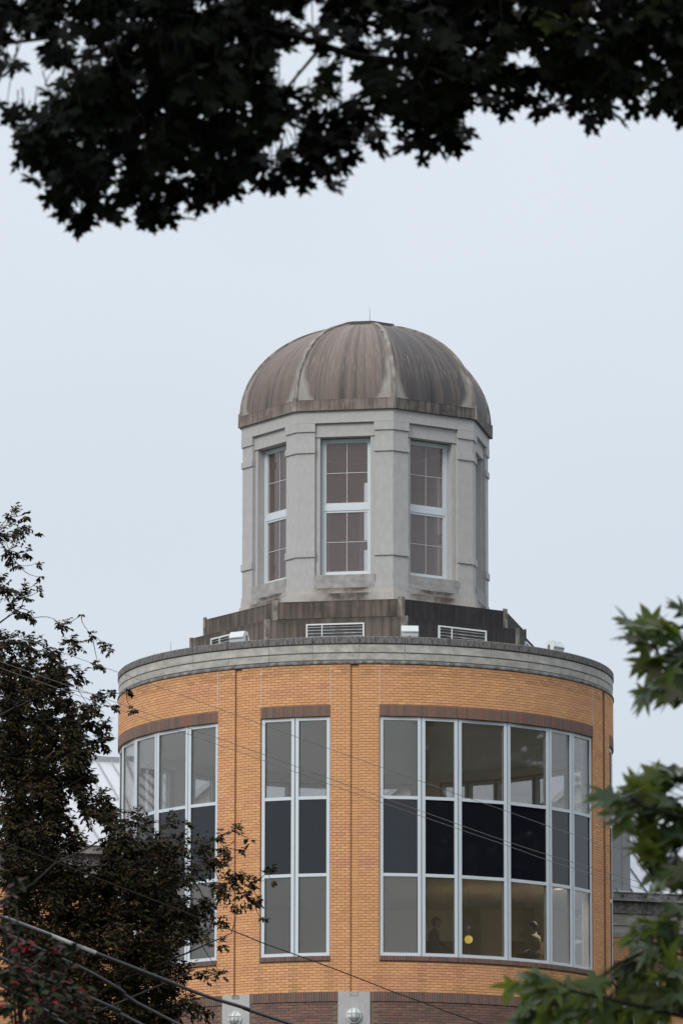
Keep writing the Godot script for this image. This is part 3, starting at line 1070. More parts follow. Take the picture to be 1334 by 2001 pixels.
func person_mesh(coat: Vector3, trousers: Vector3) -> ArrayMesh: # seated, looking along +x, feet on y = 0
	var mb := MB.new()
	mb.use_col = true
	var skin_c := Color(0.32, 0.2, 0.145)
	var pelvis := Vector3(0, 0.54, 0)
	var chest := Vector3(0.03, 0.9, 0)
	var neck := Vector3(0.06, 1.08, 0)
	var body := [[pelvis + Vector3(0, 0, -0.07), pelvis + Vector3(0, 0, 0.07), 0.125, 0.125], [pelvis, chest, 0.125, 0.14], [chest + Vector3(0, 0.06, -0.1), chest + Vector3(0, 0.06, 0.1), 0.09, 0.09], [chest, neck, 0.11, 0.06], [neck, neck + Vector3(0.015, 0.07, 0), 0.055, 0.052]]
	for s in [-1.0, 1.0]:
		var sh := Vector3(0.04, 0.99, 0.17 * s)
		var el := Vector3(0.14, 0.74, 0.22 * s)
		var wr := Vector3(0.34, 0.66, 0.14 * s)
		var hip := Vector3(0.0, 0.53, 0.09 * s)
		var kn := Vector3(0.44, 0.53, 0.12 * s)
		var an := Vector3(0.42, 0.1, 0.12 * s)
		body.append_array([[sh, el, 0.058, 0.046], [el, wr, 0.045, 0.031], [hip, kn, 0.09, 0.062], [kn, an, 0.06, 0.042], [an + Vector3(-0.02, -0.05, 0), an + Vector3(0.17, -0.065, 0), 0.042, 0.034]])
	var tone_body := func(p: Vector3) -> Color:
		if p.y > 1.09:
			return skin_c
		if p.y < 0.12:
			return Color(0.02, 0.02, 0.02)
		if p.y < 0.6 and (p.x > 0.1 or p.y < 0.55) and not (p.x > 0.2 and p.y > 0.615):
			return Color(trousers.x, trousers.y, trousers.z)
		return Color(coat.x, coat.y, coat.z)
	skin(mb, body, 0.022, 0.05, tone_body)
	var plain := func(_p: Vector3) -> Color: return skin_c
	for s in [-1.0, 1.0]:
		skin(mb, hand_bones(Vector3(0.33, 0.66, 0.14 * s), Vector3(0.97, -0.1, -0.2 * s).normalized(), Vector3(0.2 * s, 0, 0.97) * s, Vector3.DOWN), 0.006, 0.008, plain)
	# head: skull, jaw, nose, brow, ears, lips
	var h := neck + Vector3(0.035, 0.17, 0)
	var head := [[h + Vector3(-0.03, 0.03, 0), h + Vector3(0.02, 0.03, 0), 0.088, 0.083], [h + Vector3(0.02, -0.03, 0), h + Vector3(0.055, -0.085, 0), 0.062, 0.034], [h + Vector3(0.095, 0.012, 0), h + Vector3(0.115, -0.028, 0), 0.008, 0.014], [h + Vector3(0.09, 0.025, -0.03), h + Vector3(0.09, 0.025, 0.03), 0.014, 0.014], [h + Vector3(0.088, -0.062, -0.018), h + Vector3(0.088, -0.062, 0.018), 0.009, 0.009], [h + Vector3(-0.02, -0.06, 0), h + Vector3(-0.03, -0.12, 0), 0.052, 0.052]]
	for s in [-1.0, 1.0]:
		head.append([h + Vector3(-0.005, 0.02, 0.086 * s), h + Vector3(-0.002, -0.03, 0.083 * s), 0.016, 0.01])
	var tone_head := func(p: Vector3) -> Color:
		var q := p - h
		if q.x > 0.075 and absf(q.y - 0.004) < 0.008 and absf(absf(q.z) - 0.032) < 0.012:
			return Color(0.02, 0.02, 0.02)
		if q.x > 0.08 and absf(q.y + 0.062) < 0.008 and absf(q.z) < 0.022:
			return Color(0.22, 0.09, 0.08)
		return skin_c
	skin(mb, head, 0.006, 0.014, tone_head)
	return mb.mesh()

func people() -> void:
	var m := mat(Color.WHITE, 0.8)
	m.vertex_color_use_as_albedo = true
	var hairs := mat(lin(0.015, 0.012, 0.01), 0.7)
	var hair := MB.new()
	var plain := func(_p: Vector3) -> Color: return Color.WHITE
	skin(hair, [[Vector3(0.075, 1.305, 0), Vector3(0.11, 1.32, 0), 0.095, 0.085], [Vector3(0.05, 1.27, 0), Vector3(0.04, 1.2, 0), 0.085, 0.06], [Vector3(0.09, 1.345, -0.02), Vector3(0.14, 1.33, 0.02), 0.055, 0.045]], 0.008, 0.02, plain)
	var hm := hair.mesh()
	for d in [[Vector3(1.70, 17.283, 3.9), 0.0, "seated person with dark hair and dark jacket behind the second lower pane", Vector3(0.02, 0.023, 0.03), Vector3(0.02, 0.02, 0.03)], [Vector3(4.35, 17.283, 2.9), 2.6, "seated person in a tan top behind the fourth lower pane", Vector3(0.17, 0.145, 0.1), Vector3(0.06, 0.06, 0.07)]]:
		var o := thing("person", d[2], "person", d[0], "people seated behind the lower panes")
		o.rotation.y = d[1]
		part("body", person_mesh(d[3], d[4]), m, o)
		part("hair", hm, hairs, o)
		var c := thing("stool_chair", "plain chair under the " + ("person with dark hair" if d[1] == 0.0 else "person in the tan top"), "chair", d[0], "chairs behind the lower panes")
		c.rotation.y = d[1]
		var b := MB.new()
		b.aabox(Vector3(-0.2, 0.385, -0.21), Vector3(0.26, 0.42, 0.21))
		part("seat", b.mesh(), M.inside_brick, c)
		b = MB.new()
		b.aabox(Vector3(-0.235, 0.55, -0.2), Vector3(-0.205, 0.84, 0.2))
		for s in [-1, 1]:
			b.aabox(Vector3(-0.232, 0.42, 0.17 * s - 0.012), Vector3(-0.208, 0.549, 0.17 * s + 0.012))
		part("backrest", b.mesh(), M.inside_brick, c)
		for q in [[-0.18, -0.18], [-0.18, 0.18], [0.23, -0.18], [0.23, 0.18]]:
			b = MB.new()
			b.aabox(Vector3(q[0] - 0.014, 0, q[1] - 0.014), Vector3(q[0] + 0.014, 0.384, q[1] + 0.014))
			part("leg", b.mesh(), M.steel, c)


# ---------------------------------------------------------------- wings
func wing(o: Node3D, u0: float, u1: float, y_eave: float, depth: float, pitch: float, stone_h: float, win: Array) -> void:
	# in the node's own axes: facade in the plane z = 0 looking along +z, u along x
	var mb := MB.new()
	var y_stone := y_eave - 0.16
	var y_brick := y_stone - stone_h
	var segs := [[u0, u1, 0.0, y_brick]]
	if win.size():
		segs = [[u0, win[0], 0.0, y_brick], [win[1], u1, 0.0, y_brick], [win[0], win[1], 0.0, win[2]], [win[0], win[1], win[3], y_brick]]
	for s in segs:
		mb.aabox(Vector3(s[0], s[2], -0.3), Vector3(s[1], s[3], -0.009))
	mb.aabox(Vector3(u0, 0, -depth * 2), Vector3(u0 + 0.3, y_brick, -0.301))
	mb.aabox(Vector3(u1 - 0.3, 0, -depth * 2), Vector3(u1, y_brick, -0.301))
	mb.aabox(Vector3(u0 + 0.301, 0, -3.2), Vector3(u1 - 0.301, y_brick, -3.0))
	part("wall", mb.mesh(), M.mortar, o)
	# stone band in three courses of blocks
	var hh := stone_h / 3.0
	for c in 3:
		var x := u0
		while x < u1 - 0.01:
			var x1 := minf(x + 1.15, u1)
			mb = MB.new()
			var proud: float = [0.10, 0.05, 0.02][c]
			mb.aabox(Vector3(x + 0.004, y_stone - hh * (c + 1) + 0.006, -0.29), Vector3(x1 - 0.004, y_stone - hh * c - 0.006, proud))
			part("cornice_stone", mb.mesh(), M.band_b if c else M.ledge, o)
			x = x1
	mb = MB.new()
	mb.aabox(Vector3(u0 + 0.01, y_brick, -0.3), Vector3(u1 - 0.01, y_stone, -0.03))
	part("cornice_backing", mb.mesh(), M.joint, o)
	# gutter
	mb = MB.new()
	mb.aabox(Vector3(u0, y_eave - 0.15, 0.105), Vector3(u1, y_eave + 0.05, 0.24))
	mb.aabox(Vector3(u0, y_eave + 0.052, 0.2), Vector3(u1, y_eave + 0.08, 0.262))
	var gt := part("gutter", mb.mesh(), M.gutter_metal, o)
	var bx := u0 + 0.5
	while bx < u1:
		mb = MB.new()
		mb.box(Vector3(bx, y_eave - 0.02, 0.25), Vector3(0.03, 0, 0), Vector3(0, 0.025, 0), Vector3(0, 0, 0.012))
		part("gutter_bracket", mb.mesh(), M.frame_dark, gt)
		bx += 0.65
	# standing seam roof: pans with upstanding seams, and the far slope
	var tp := tan(deg_to_rad(pitch))
	var sl := Vector3(0, tp, -1).normalized()
	var nn := Vector3(0, 1, tp).normalized()
	var a0 := Vector3(0, y_eave, 0.19)
	var run := depth / cos(deg_to_rad(pitch))
	var px := u0
	while px < u1 - 0.01:
		var p1 := minf(px + 0.42, u1)
		mb = MB.new()
		mb.box(a0 + Vector3((px + p1) / 2, 0, 0) + sl * run / 2, Vector3((p1 - px) / 2 - 0.001, 0, 0), nn * 0.01, sl * run / 2)
		part("roof_pan", mb.mesh(), M.metal_roof, o)
		mb = MB.new()
		mb.box(a0 + Vector3(px, 0, 0) + nn * 0.035 + sl * run / 2, Vector3(0.012, 0, 0), nn * 0.03, sl * run / 2)
		part("roof_seam", mb.mesh(), M.cladding, o)
		px = p1
	var top := a0 + sl * run
	mb = MB.new()
	mb.aabox(Vector3(u0, top.y - 0.08, top.z - 0.35), Vector3(u1, top.y + 0.16, top.z + 0.02))
	part("ridge_fascia", mb.mesh(), M.cladding, o)
	mb = MB.new()
	mb.aabox(Vector3(u0, y_eave - 0.2, -depth * 2), Vector3(u1, y_eave - 0.17, -0.3))
	part("attic_floor", mb.mesh(), M.inside_dim, o)
	mb = MB.new()
	mb.quad(Vector3(u0, top.y, top.z - 0.34), Vector3(u1, top.y, top.z - 0.34), Vector3(u1, y_eave, -depth * 2), Vector3(u0, y_eave, -depth * 2), Vector3(0, 1, -1))
	for u in [u0 + 0.005, u1 - 0.005]:
		mb.quad(Vector3(u, top.y, top.z), Vector3(u, top.y, top.z - 0.34), Vector3(u, y_eave - 0.1, -depth * 2), Vector3(u, y_eave - 0.1, 0.15), Vector3(u - (u0 + u1) / 2, 0, 0))
	part("rear_roof", mb.mesh(), M.metal_roof, o)
	# bricks of the facade
	var bm := brick_mesh(0.1935, 0.0579, 0.09)
	var xf := []
	var cols := PackedColorArray()
	var alone := 0
	for i in 84:
		var y := y_brick - (i + 0.5) * 0.0677
		var n := 0
		var x := u0 + 0.1016 + (0.1016 if i % 2 else 0.0)
		while x < u1 - 0.1:
			n += 1
			var hidden: bool = win.size() > 0 and x > win[0] - 0.09 and x < win[1] + 0.09 and y > win[2] - 0.03 and y < win[3] + 0.26
			if not hidden:
				var t := Transform3D(Basis(), Vector3(x, y, rng.randf_range(-0.001, 0.001)))
				var p := mini(rng.randi() % 11, 7)
				if alone < 260 and ((u0 >= 0 and x < 2.4 and i < 46) or (u0 < 0 and x > -4.4 and x < -2.2 and i < 30)):
					alone += 1
					part("brick", bm, brick_mat(buff, p), o, t)
				else:
					xf.append(t)
					var v: Vector3 = buff[p]
					cols.append(Color(v.x, v.y, v.z))
			x += 0.2032
	many("brickwork", bm, M.brick_any, o, xf, cols)
	if win.size():
		var w := MB.new()
		var cx: float = (win[0] + win[1]) / 2
		for e in [[win[0], win[0] + 0.06], [win[1] - 0.06, win[1]], [cx - 0.03, cx + 0.03]]:
			w.aabox(Vector3(e[0], win[2], -0.16), Vector3(e[1], win[3], -0.09))
		for e in [[win[2], win[2] + 0.06], [win[3] - 0.06, win[3]], [win[3] - 0.95, win[3] - 0.89]]:
			w.aabox(Vector3(win[0] + 0.061, e[0], -0.157), Vector3(win[1] - 0.061, e[1], -0.093))
		var wn := part("window", w.mesh(), M.frame, o)
		for e in [[win[0] + 0.06, cx - 0.03], [cx + 0.03, win[1] - 0.06]]:
			for f in [[win[2] + 0.06, win[3] - 0.95], [win[3] - 0.89, win[3] - 0.06]]:
				w = MB.new()
				w.aabox(Vector3(e[0] + 0.001, f[0] + 0.001, -0.128), Vector3(e[1] - 0.001, f[1] - 0.001, -0.12))
				part("pane", w.mesh(), M.glass, wn)
		var lb := brick_mesh(0.0555, 0.2, 0.09)
		var cnt := int((win[1] - win[0]) / 0.0655)
		for i in cnt:
			part("lintel_brick", lb, brick_mat(soldier, rng.randi() % 6), o, Transform3D(Basis(), Vector3(win[0] + (i + 0.5) * (win[1] - win[0]) / cnt, win[3] + 0.115, 0.003)))

func build_wings() -> void:
	var o := thing("wing_building", "buff brick wing with pale metal roof on the sweetgum side of the rotunda", "building", Vector3(6.0, 0, -2.0), "wings beside the rotunda")
	o.rotation.y = deg_to_rad(20)
	wing(o, 0.25, 14.0, 19.95, 4.2, 34.0, 0.95, [0.5, 1.9, 15.2, 17.95])
	# grey clad upstand between rotunda and roof
	var mb := MB.new()
	mb.aabox(Vector3(0.26, 20.0, -1.6), Vector3(1.06, 21.75, -0.02))
	var cl := part("cladding_box", mb.mesh(), M.cladding, o)
	for i in 3:
		mb = MB.new()
		mb.aabox(Vector3(0.31 + i * 0.26, 20.02, -0.018), Vector3(0.31 + i * 0.26 + 0.235, 21.6, 0.0))
		part("cladding_panel", mb.mesh(), M.cladding, cl)
	mb = MB.new()
	mb.aabox(Vector3(0.24, 21.752, -1.62), Vector3(1.1, 21.83, 0.05))
	part("cap_flashing", mb.mesh(), M.gutter_metal, cl)
	var l := thing("wing_building", "buff brick wing with pale metal roof behind the dark beech", "building", Vector3(-4.3, 0, -5.6), "wings beside the rotunda")
	l.rotation.y = deg_to_rad(20)
	wing(l, -16.0, 0.4, 21.46, 4.7, 33.0, 0.95, [-4.9, -3.7, 15.6, 18.3])
	# gabled metal roofs of the block behind, seen through the upper panes
	for g in [[-4.6, "gabled roof block seen through the narrow window's upper panes"], [1.2, "gabled roof block seen through the first upper panes beside the brick pier"], [6.4, "gabled roof block seen through the upper panes furthest round the rotunda"]]:
		var b := thing("gabled_building", g[1], "building", Vector3(g[0], 0, -24.0), "gabled blocks behind the rotunda")
		mb = MB.new()
		mb.aabox(Vector3(-2.4, 0, -5), Vector3(2.4, 23.6, 0))
		part("wall", mb.mesh(), M.inside, b)
		for s in [-1, 1]:
			mb = MB.new()
			mb.box(Vector3(1.3 * s, 24.9, -2.5), Vector3(1.42, -1.28 * s, 0), Vector3(0.05 * s, 0.06, 0), Vector3(0, 0, 2.7))
			part("roof", mb.mesh(), M.metal_roof, b)
		mb = MB.new()
		mb.tri(Vector3(-2.4, 23.6, -0.05), Vector3(2.4, 23.6, -0.05), Vector3(0, 25.9, -0.05), Vector3.BACK, Vector3.BACK, Vector3.BACK)
		mb.tri(Vector3(-2.4, 23.6, -4.95), Vector3(2.4, 23.6, -4.95), Vector3(0, 25.9, -4.95), Vector3.FORWARD, Vector3.FORWARD, Vector3.FORWARD)
		part("gable", mb.mesh(), M.inside, b)

# ---------------------------------------------------------------- leaves and trees
func star_leaf(toothed: bool) -> ArrayMesh:
	var half := [Vector2(0.03, 0.04), Vector2(0.2, -0.06), Vector2(0.4, -0.04), Vector2(0.28, 0.12), Vector2(0.21, 0.25), Vector2(0.42, 0.4), Vector2(0.64, 0.68), Vector2(0.37, 0.6), Vector2(0.15, 0.51), Vector2(0.15, 0.74), Vector2(0.0, 1.1)]
	if toothed:
		half = [Vector2(0.03, 0.03), Vector2(0.24, -0.08), Vector2(0.3, 0.02), Vector2(0.46, 0.04), Vector2(0.36, 0.17), Vector2(0.24, 0.26), Vector2(0.42, 0.34), Vector2(0.56, 0.36), Vector2(0.54, 0.5), Vector2(0.66, 0.64), Vector2(0.44, 0.62), Vector2(0.36, 0.7), Vector2(0.16, 0.55), Vector2(0.16, 0.74), Vector2(0.25, 0.83), Vector2(0.1, 0.86), Vector2(0.0, 1.08)]
	var mb := MB.new()
	var c := Vector3(0, 0.36, 0.0)
	for s in [-1, 1]:
		for i in half.size() - 1:
			var a: Vector2 = half[i]
			var b: Vector2 = half[i + 1]
			var pa := Vector3(a.x * s, a.y, -0.25 * (a - Vector2(0, 0.36)).length_squared() + 0.12 * a.x)
			var pb := Vector3(b.x * s, b.y, -0.25 * (b - Vector2(0, 0.36)).length_squared() + 0.12 * b.x)
			var nn := (pa - c).cross(pb - c).normalized()
			if nn.z < 0:
				nn = -nn
			nn = (nn + Vector3(0, 0, 1.5)).normalized()
			mb.tri(c, pa, pb, nn, nn, nn)
		mb.tri(c, Vector3(0, 0, -0.02), Vector3(0.03 * s, 0.04, -0.02), Vector3.BACK, Vector3.BACK, Vector3.BACK)
	mb.tube([Vector3(0, 0.05, -0.01), Vector3(0, -0.3, 0.05), Vector3(0.02, -0.5, 0.12)], 0.014, 0.01, 3)
	return mb.mesh()

func oval_leaf(wide: float) -> ArrayMesh:
	var mb := MB.new()
	var pts := [Vector2(0, 0), Vector2(0.75, 0.3), Vector2(0.85, 0.55), Vector2(0.4, 0.85), Vector2(0, 1)]
	for s in [-1, 1]:
		for i in 4:
			var a: Vector2 = pts[i]
			var b: Vector2 = pts[i + 1]
			var nn := Vector3(-0.3 * s, 0, 1).normalized()
			mb.tri(Vector3(0, 0.45, 0), Vector3(a.x * wide * s, a.y, absf(a.x) * wide * 0.3 - 0.15 * a.y * a.y), Vector3(b.x * wide * s, b.y, absf(b.x) * wide * 0.3 - 0.15 * b.y * b.y), nn, nn, nn)
	return mb.mesh()

func leaf_xf(at: Vector3, along: Vector3, normal: Vector3, size: float) -> Transform3D:
	var y := along.normalized()
	var z := (normal - y * normal.dot(y))
	if z.length() < 0.01:
		z = y.cross(Vector3(0.6, 0.1, 0.7))
	z = z.normalized()
	return Transform3D(Basis(y.cross(z) * size, y * size, z * size), at)

func rv() -> Vector3:
	return Vector3(rng.randf_range(-1, 1), rng.randf_range(-1, 1), rng.randf_range(-1, 1))

func pick(palette: Array, jitter := 0.15) -> Color:
	var v: Vector3 = palette[rng.randi() % palette.size()]
	v *= rng.randf_range(1.0 - jitter, 1.0 + jitter)
	return Color(v.x, v.y, v.z)

# a leafy twig from a to b with leaves on alternate sides
func twig(mb: MB, a: Vector3, b: Vector3, thick: float, leaves: int, size: float, droop: float, from: float, xf: Array, cols: PackedColorArray, palette: Array) -> void:
	var mid := (a + b) / 2 + rv() * (b - a).length() * 0.12
	if mb:
		mb.tube([a, mid, b], thick, thick * 0.4, 4)
	var d := (b - a).normalized()
	for i in leaves:
		var f := lerpf(from, 1.0, (i + rng.randf() * 0.6) / maxf(leaves, 1))
		var p := a.lerp(mid, f * 2) if f < 0.5 else mid.lerp(b, minf(f * 2 - 1, 1.0))
		var side := d.cross(Vector3(rng.randf_range(-0.4, 0.4), 1, rng.randf_range(-0.4, 0.4))).normalized() * (1.0 if i % 2 else -1.0)
		var along := d * 0.7 + side * 0.9 + rv() * 0.5 + Vector3.DOWN * droop
		xf.append(leaf_xf(p, along, Vector3(rng.randf_range(-0.7, 0.7), 0.8, rng.randf_range(-0.5, 0.9)), size * rng.randf_range(0.7, 1.15)))
		cols.append(pick(palette))

func leaf_parts(o: Node3D, m: Mesh, palette: Array, thin: bool, xf: Array, cols: PackedColorArray, key: Callable, most: int) -> void:
	# the leaves that show largest as parts, the rest as one mass
	var order := range(xf.size())
	order.sort_custom(func(a, b): return key.call(xf[a]) > key.call(xf[b]))
	var mats := []
	for v in palette:
		var mm := mat(lin(v.x, v.y, v.z), 0.42 if thin else 0.6, null, Vector3.ONE, 0.0, 0.5 if thin else 0.28)
		if thin:
			mm.backlight_enabled = true
			mm.backlight = Color(0.5, 0.55, 0.18)
		mats.append(mm)
	var rest := []
	var rc := PackedColorArray()
	for i in order.size():
		var k: int = order[i]
		if i < most:
			part("leaf", m, mats[rng.randi() % mats.size()], o, xf[k])
		else:
			rest.append(xf[k])
			rc.append(cols[k])
	many("foliage", m, M.leaf_thin if thin else M.leaf_tint, o, rest, rc)

func beech() -> void:
	var o := thing("beech_tree", "dark copper beech in front of the rotunda's shaded side", "tree")
	var list := [[-6.120, 20.236, 0.197, 0.5], [-5.897, 20.236, 0.125, 0.4], [-6.296, 19.945, 0.268, 0.6], [-5.982, 19.854, 0.250, 0.6], [-6.202, 19.600, 0.268, 0.5], [-5.863, 19.600, 0.161, 0.4], [-5.713, 19.837, 0.080, 0.5], [-6.038, 19.319, 0.089, 0.4], [-5.707, 19.283, 0.098, 0.7], [-5.661, 19.147, 0.071, 0.5], [-6.330, 19.129, 0.125, 0.6], [-6.264, 18.857, 0.268, 0.7], [-5.925, 18.857, 0.250, 0.6], [-5.640, 18.876, 0.107, 0.5], [-6.146, 18.631, 0.223, 0.6], [-5.939, 18.496, 0.178, 0.6], [-5.724, 18.405, 0.116, 0.6], [-5.223, 18.207, 0.178, 0.8], [-4.913, 18.451, 0.045, 0.3], [-4.759, 18.163, 0.125, 0.5], [-4.534, 17.955, 0.134, 0.7], [-4.426, 17.793, 0.080, 0.6], [-6.181, 17.909, 0.356, 1], [-5.781, 17.954, 0.312, 1], [-5.468, 17.774, 0.285, 0.9], [-5.068, 17.910, 0.249, 0.8], [-4.647, 17.604, 0.160, 0.6], [-6.221, 17.503, 0.356, 1], [-5.821, 17.503, 0.356, 1], [-5.374, 17.369, 0.285, 0.8], [-4.929, 17.324, 0.249, 0.7], [-4.616, 17.100, 0.196, 0.6], [-4.375, 17.037, 0.124, 0.5], [-4.373, 16.830, 0.124, 0.6], [-4.100, 17.127, 0.124, 0.35], [-4.018, 16.831, 0.124, 0.35], [-6.170, 16.963, 0.373, 1], [-5.681, 16.964, 0.338, 0.9], [-5.192, 16.919, 0.311, 0.8], [-4.745, 16.740, 0.267, 0.8], [-4.477, 16.516, 0.160, 0.6], [-6.163, 16.425, 0.444, 1.1], [-5.631, 16.425, 0.400, 1], [-5.097, 16.336, 0.373, 1], [-4.739, 16.023, 0.133, 0.7], [-6.157, 15.887, 0.444, 1.1], [-5.624, 15.843, 0.426, 1.1], [-5.092, 15.888, 0.355, 1], [-4.691, 15.665, 0.124, 0.6], [-4.910, 15.396, 0.248, 0.8], [-4.510, 15.263, 0.248, 0.8], [-6.061, 15.306, 0.443, 1], [-5.529, 15.306, 0.355, 1], [-5.304, 14.905, 0.301, 0.8], [-6.055, 14.770, 0.398, 1.1], [-5.611, 14.637, 0.354, 1], [-4.728, 14.906, 0.266, 0.6], [-4.902, 14.549, 0.212, 0.6], [-4.418, 14.906, 0.221, 0.8], [-4.003, 14.996, 0.266, 0.7], [-3.754, 14.862, 0.177, 0.7], [-3.356, 14.952, 0.248, 0.45], [-3.090, 14.907, 0.142, 0.35], [-4.414, 14.460, 0.310, 0.9], [-4.016, 14.505, 0.354, 1], [-3.573, 14.461, 0.354, 0.9], [-3.131, 14.462, 0.310, 0.8], [-2.777, 14.373, 0.265, 0.8], [-2.468, 14.552, 0.177, 0.45], [-2.203, 14.641, 0.159, 0.4], [-1.981, 14.552, 0.106, 0.35], [-2.378, 14.285, 0.212, 0.5], [-2.069, 14.330, 0.133, 0.35], [-2.554, 14.018, 0.301, 0.8], [-2.199, 13.885, 0.247, 0.7], [-1.934, 13.796, 0.177, 0.7], [-1.643, 14.019, 0.141, 0.7], [-1.607, 13.797, 0.088, 0.6], [-2.419, 13.574, 0.300, 0.8], [-2.065, 13.441, 0.230, 0.7], [-1.844, 13.468, 0.124, 0.6], [-1.754, 13.113, 0.106, 0.5], [-2.505, 13.174, 0.194, 0.5], [-2.196, 13.219, 0.124, 0.4], [-6.047, 14.102, 0.442, 1.1], [-5.472, 14.103, 0.424, 1.1], [-4.985, 14.015, 0.398, 0.9], [-4.498, 13.926, 0.398, 1], [-4.012, 13.971, 0.398, 1.1], [-3.525, 13.928, 0.398, 1.1], [-3.039, 13.884, 0.371, 1.1], [-5.951, 13.481, 0.442, 1.1], [-5.333, 13.481, 0.424, 0.9], [-4.758, 13.393, 0.424, 0.9], [-4.228, 13.394, 0.397, 1.1], [-3.698, 13.395, 0.397, 1.1], [-3.212, 13.351, 0.397, 1.1], [-2.771, 13.351, 0.300, 0.9], [-6.032, 12.860, 0.441, 1.1], [-5.414, 12.861, 0.441, 1.1], [-4.796, 12.817, 0.423, 1.1], [-4.222, 12.774, 0.423, 1.1], [-3.649, 12.774, 0.423, 1.1], [-3.164, 12.819, 0.353, 0.9], [-2.767, 12.820, 0.229, 0.6], [-2.458, 12.732, 0.141, 0.5], [-5.936, 12.241, 0.441, 1], [-5.319, 12.242, 0.441, 1], [-4.702, 12.198, 0.441, 1], [-4.129, 12.199, 0.423, 1.1], [-3.557, 12.244, 0.397, 1.1], [-3.117, 12.289, 0.300, 0.8], [-2.720, 12.245, 0.229, 0.5], [-2.455, 12.157, 0.141, 0.4], [-4.080, 11.626, 0.423, 1.1], [-3.508, 11.627, 0.396, 1.1], [-3.024, 11.671, 0.317, 0.8], [-2.716, 11.539, 0.194, 0.5], [-4.696, 11.581, 0.440, 1], [-5.312, 11.580, 0.440, 1]]
	var z0 := 51.0
	var palette := [Vector3(0.0179, 0.0140, 0.0086), Vector3(0.0281, 0.0195, 0.0101), Vector3(0.0281, 0.0265, 0.0086), Vector3(0.0507, 0.0429, 0.0094), Vector3(0.0608, 0.0281, 0.0125), Vector3(0.0172, 0.0203, 0.0086), Vector3(0.0140, 0.0125, 0.0094)]
	var xf := []
	var cols := PackedColorArray()
	var mb := MB.new()
	# trunk beyond the frame and limbs that sweep towards the rotunda
	var foot := Vector3(-8.6, 0, z0)
	var trunk := [foot, foot + Vector3(0.2, 6, 0), foot + Vector3(0.1, 12, 0.3), foot + Vector3(0.5, 18, 0.1), foot + Vector3(0.6, 23, 0)]
	var tm := MB.new()
	tm.tube(trunk, 0.55, 0.1, 12)
	part("trunk", tm.mesh(), M.bark, o)
	var limbs := []
	var hubs := []
	for e in [[Vector3(-2.3, 12.9, 0.2), 9.5], [Vector3(-3.0, 13.9, -0.3), 10.5], [Vector3(-4.3, 14.6, 0.6), 11.5], [Vector3(-2.9, 12.2, 0.9), 9.0], [Vector3(-4.9, 15.7, -0.5), 13.0], [Vector3(-5.3, 17.2, 0.3), 14.5], [Vector3(-6.0, 18.6, 0.0), 16.0], [Vector3(-6.4, 19.8, 0.3), 17.5], [Vector3(-3.2, 11.7, -0.8), 8.5]]:
		var end: Vector3 = e[0] + Vector3(0, 0, z0)
		var st: Vector3 = foot + Vector3(0.25, e[1], 0.1)
		var pts := []
		for i in 9:
			var f := i / 8.0
			pts.append(st.lerp(end, f) + Vector3(0, sin(f * PI) * 0.3 + sin(f * 9.0 + e[1]) * 0.12 * minf(f, 1 - f) * 2, 0) + rv() * 0.16 * minf(f, 1 - f) * 2)
		var limb_mb := MB.new()
		limb_mb.tube(pts, 0.06, 0.008, 7)
		part("limb", limb_mb.mesh(), M.bark_dark, o)
		limbs.append(pts)
	for layer in 3:
		for c in list:
			var r: float = c[2]
			if layer > 0 and (c[3] < 0.75 or r < 0.2 or c[1] > 17.9 or c[0] > -3.2):
				continue
			var deep := layer > 0
			var ctr := Vector3(c[0], c[1], z0 + rng.randf_range(-0.6, 0.6) - layer * 1.3)
			# nearest point on a limb feeds the clump
			var near := Vector3.ZERO
			var best := 1e9
			for pts in limbs:
				for p in pts:
					var dd: float = (p - ctr).length_squared() + (4.0 if p.x > ctr.x else 0.0)
					if dd < best:
						best = dd
						near = p
			for p in hubs:
				var dd: float = (p - ctr).length_squared() + (4.0 if p.x > ctr.x - 0.05 else 0.0)
				if dd < best:
					best = dd
					near = p
			var anchor := ctr + (near - ctr).limit_length(r * 0.5)
			if layer == 0:
				hubs.append(anchor)
				var side := rv() * (near - anchor).length() * 0.14
				var path := []
				for q in 6:
					path.append(near.lerp(anchor, q / 5.0) + side * sin(q / 5.0 * PI))
				mb.tube(path, 0.009, 0.004, 4)
			var n := maxi(2, int(c[3] * r * r * (370.0 if layer == 0 else 270.0) * (1.05 if c[1] > 15.6 else 1.0) + r * 22.0))
			for i in n:
				var off := rv()
				while off.length() > 1.0:
					off = rv()
				var tip := ctr + off * r * Vector3(1.05, 1.0, 1.3)
				var start := anchor.lerp(tip, rng.randf_range(0.0, 0.45))
				if (tip - start).length() > 0.4:
					start = tip + (start - tip).normalized() * 0.4
				twig(mb if layer == 0 and i % 3 == 0 else null, start, tip, 0.0035, 9, 0.082 if not deep else 0.12, 0.25, 0.1, xf, cols, palette)
	var tw := part("twigs", mb.mesh(), M.bark_dark, o)
	tw.set_meta("kind", "stuff")
	# the far side of the crown, beyond the frame
	for i in 5000:
		var d := rv().normalized()
		var p := Vector3(-10.5, 13.5, z0 - 0.5) + d * Vector3(4.2, 8.5, 4.0) * rng.randf_range(0.6, 1.0)
		if p.x > -6.9:
			continue
		xf.append(leaf_xf(p, rv(), Vector3(0, 1, 0.2) + rv() * 0.5, 0.2))
		cols.append(pick(palette))
	many("foliage", oval_leaf(0.3), M.leaf_tint, o, xf, cols)

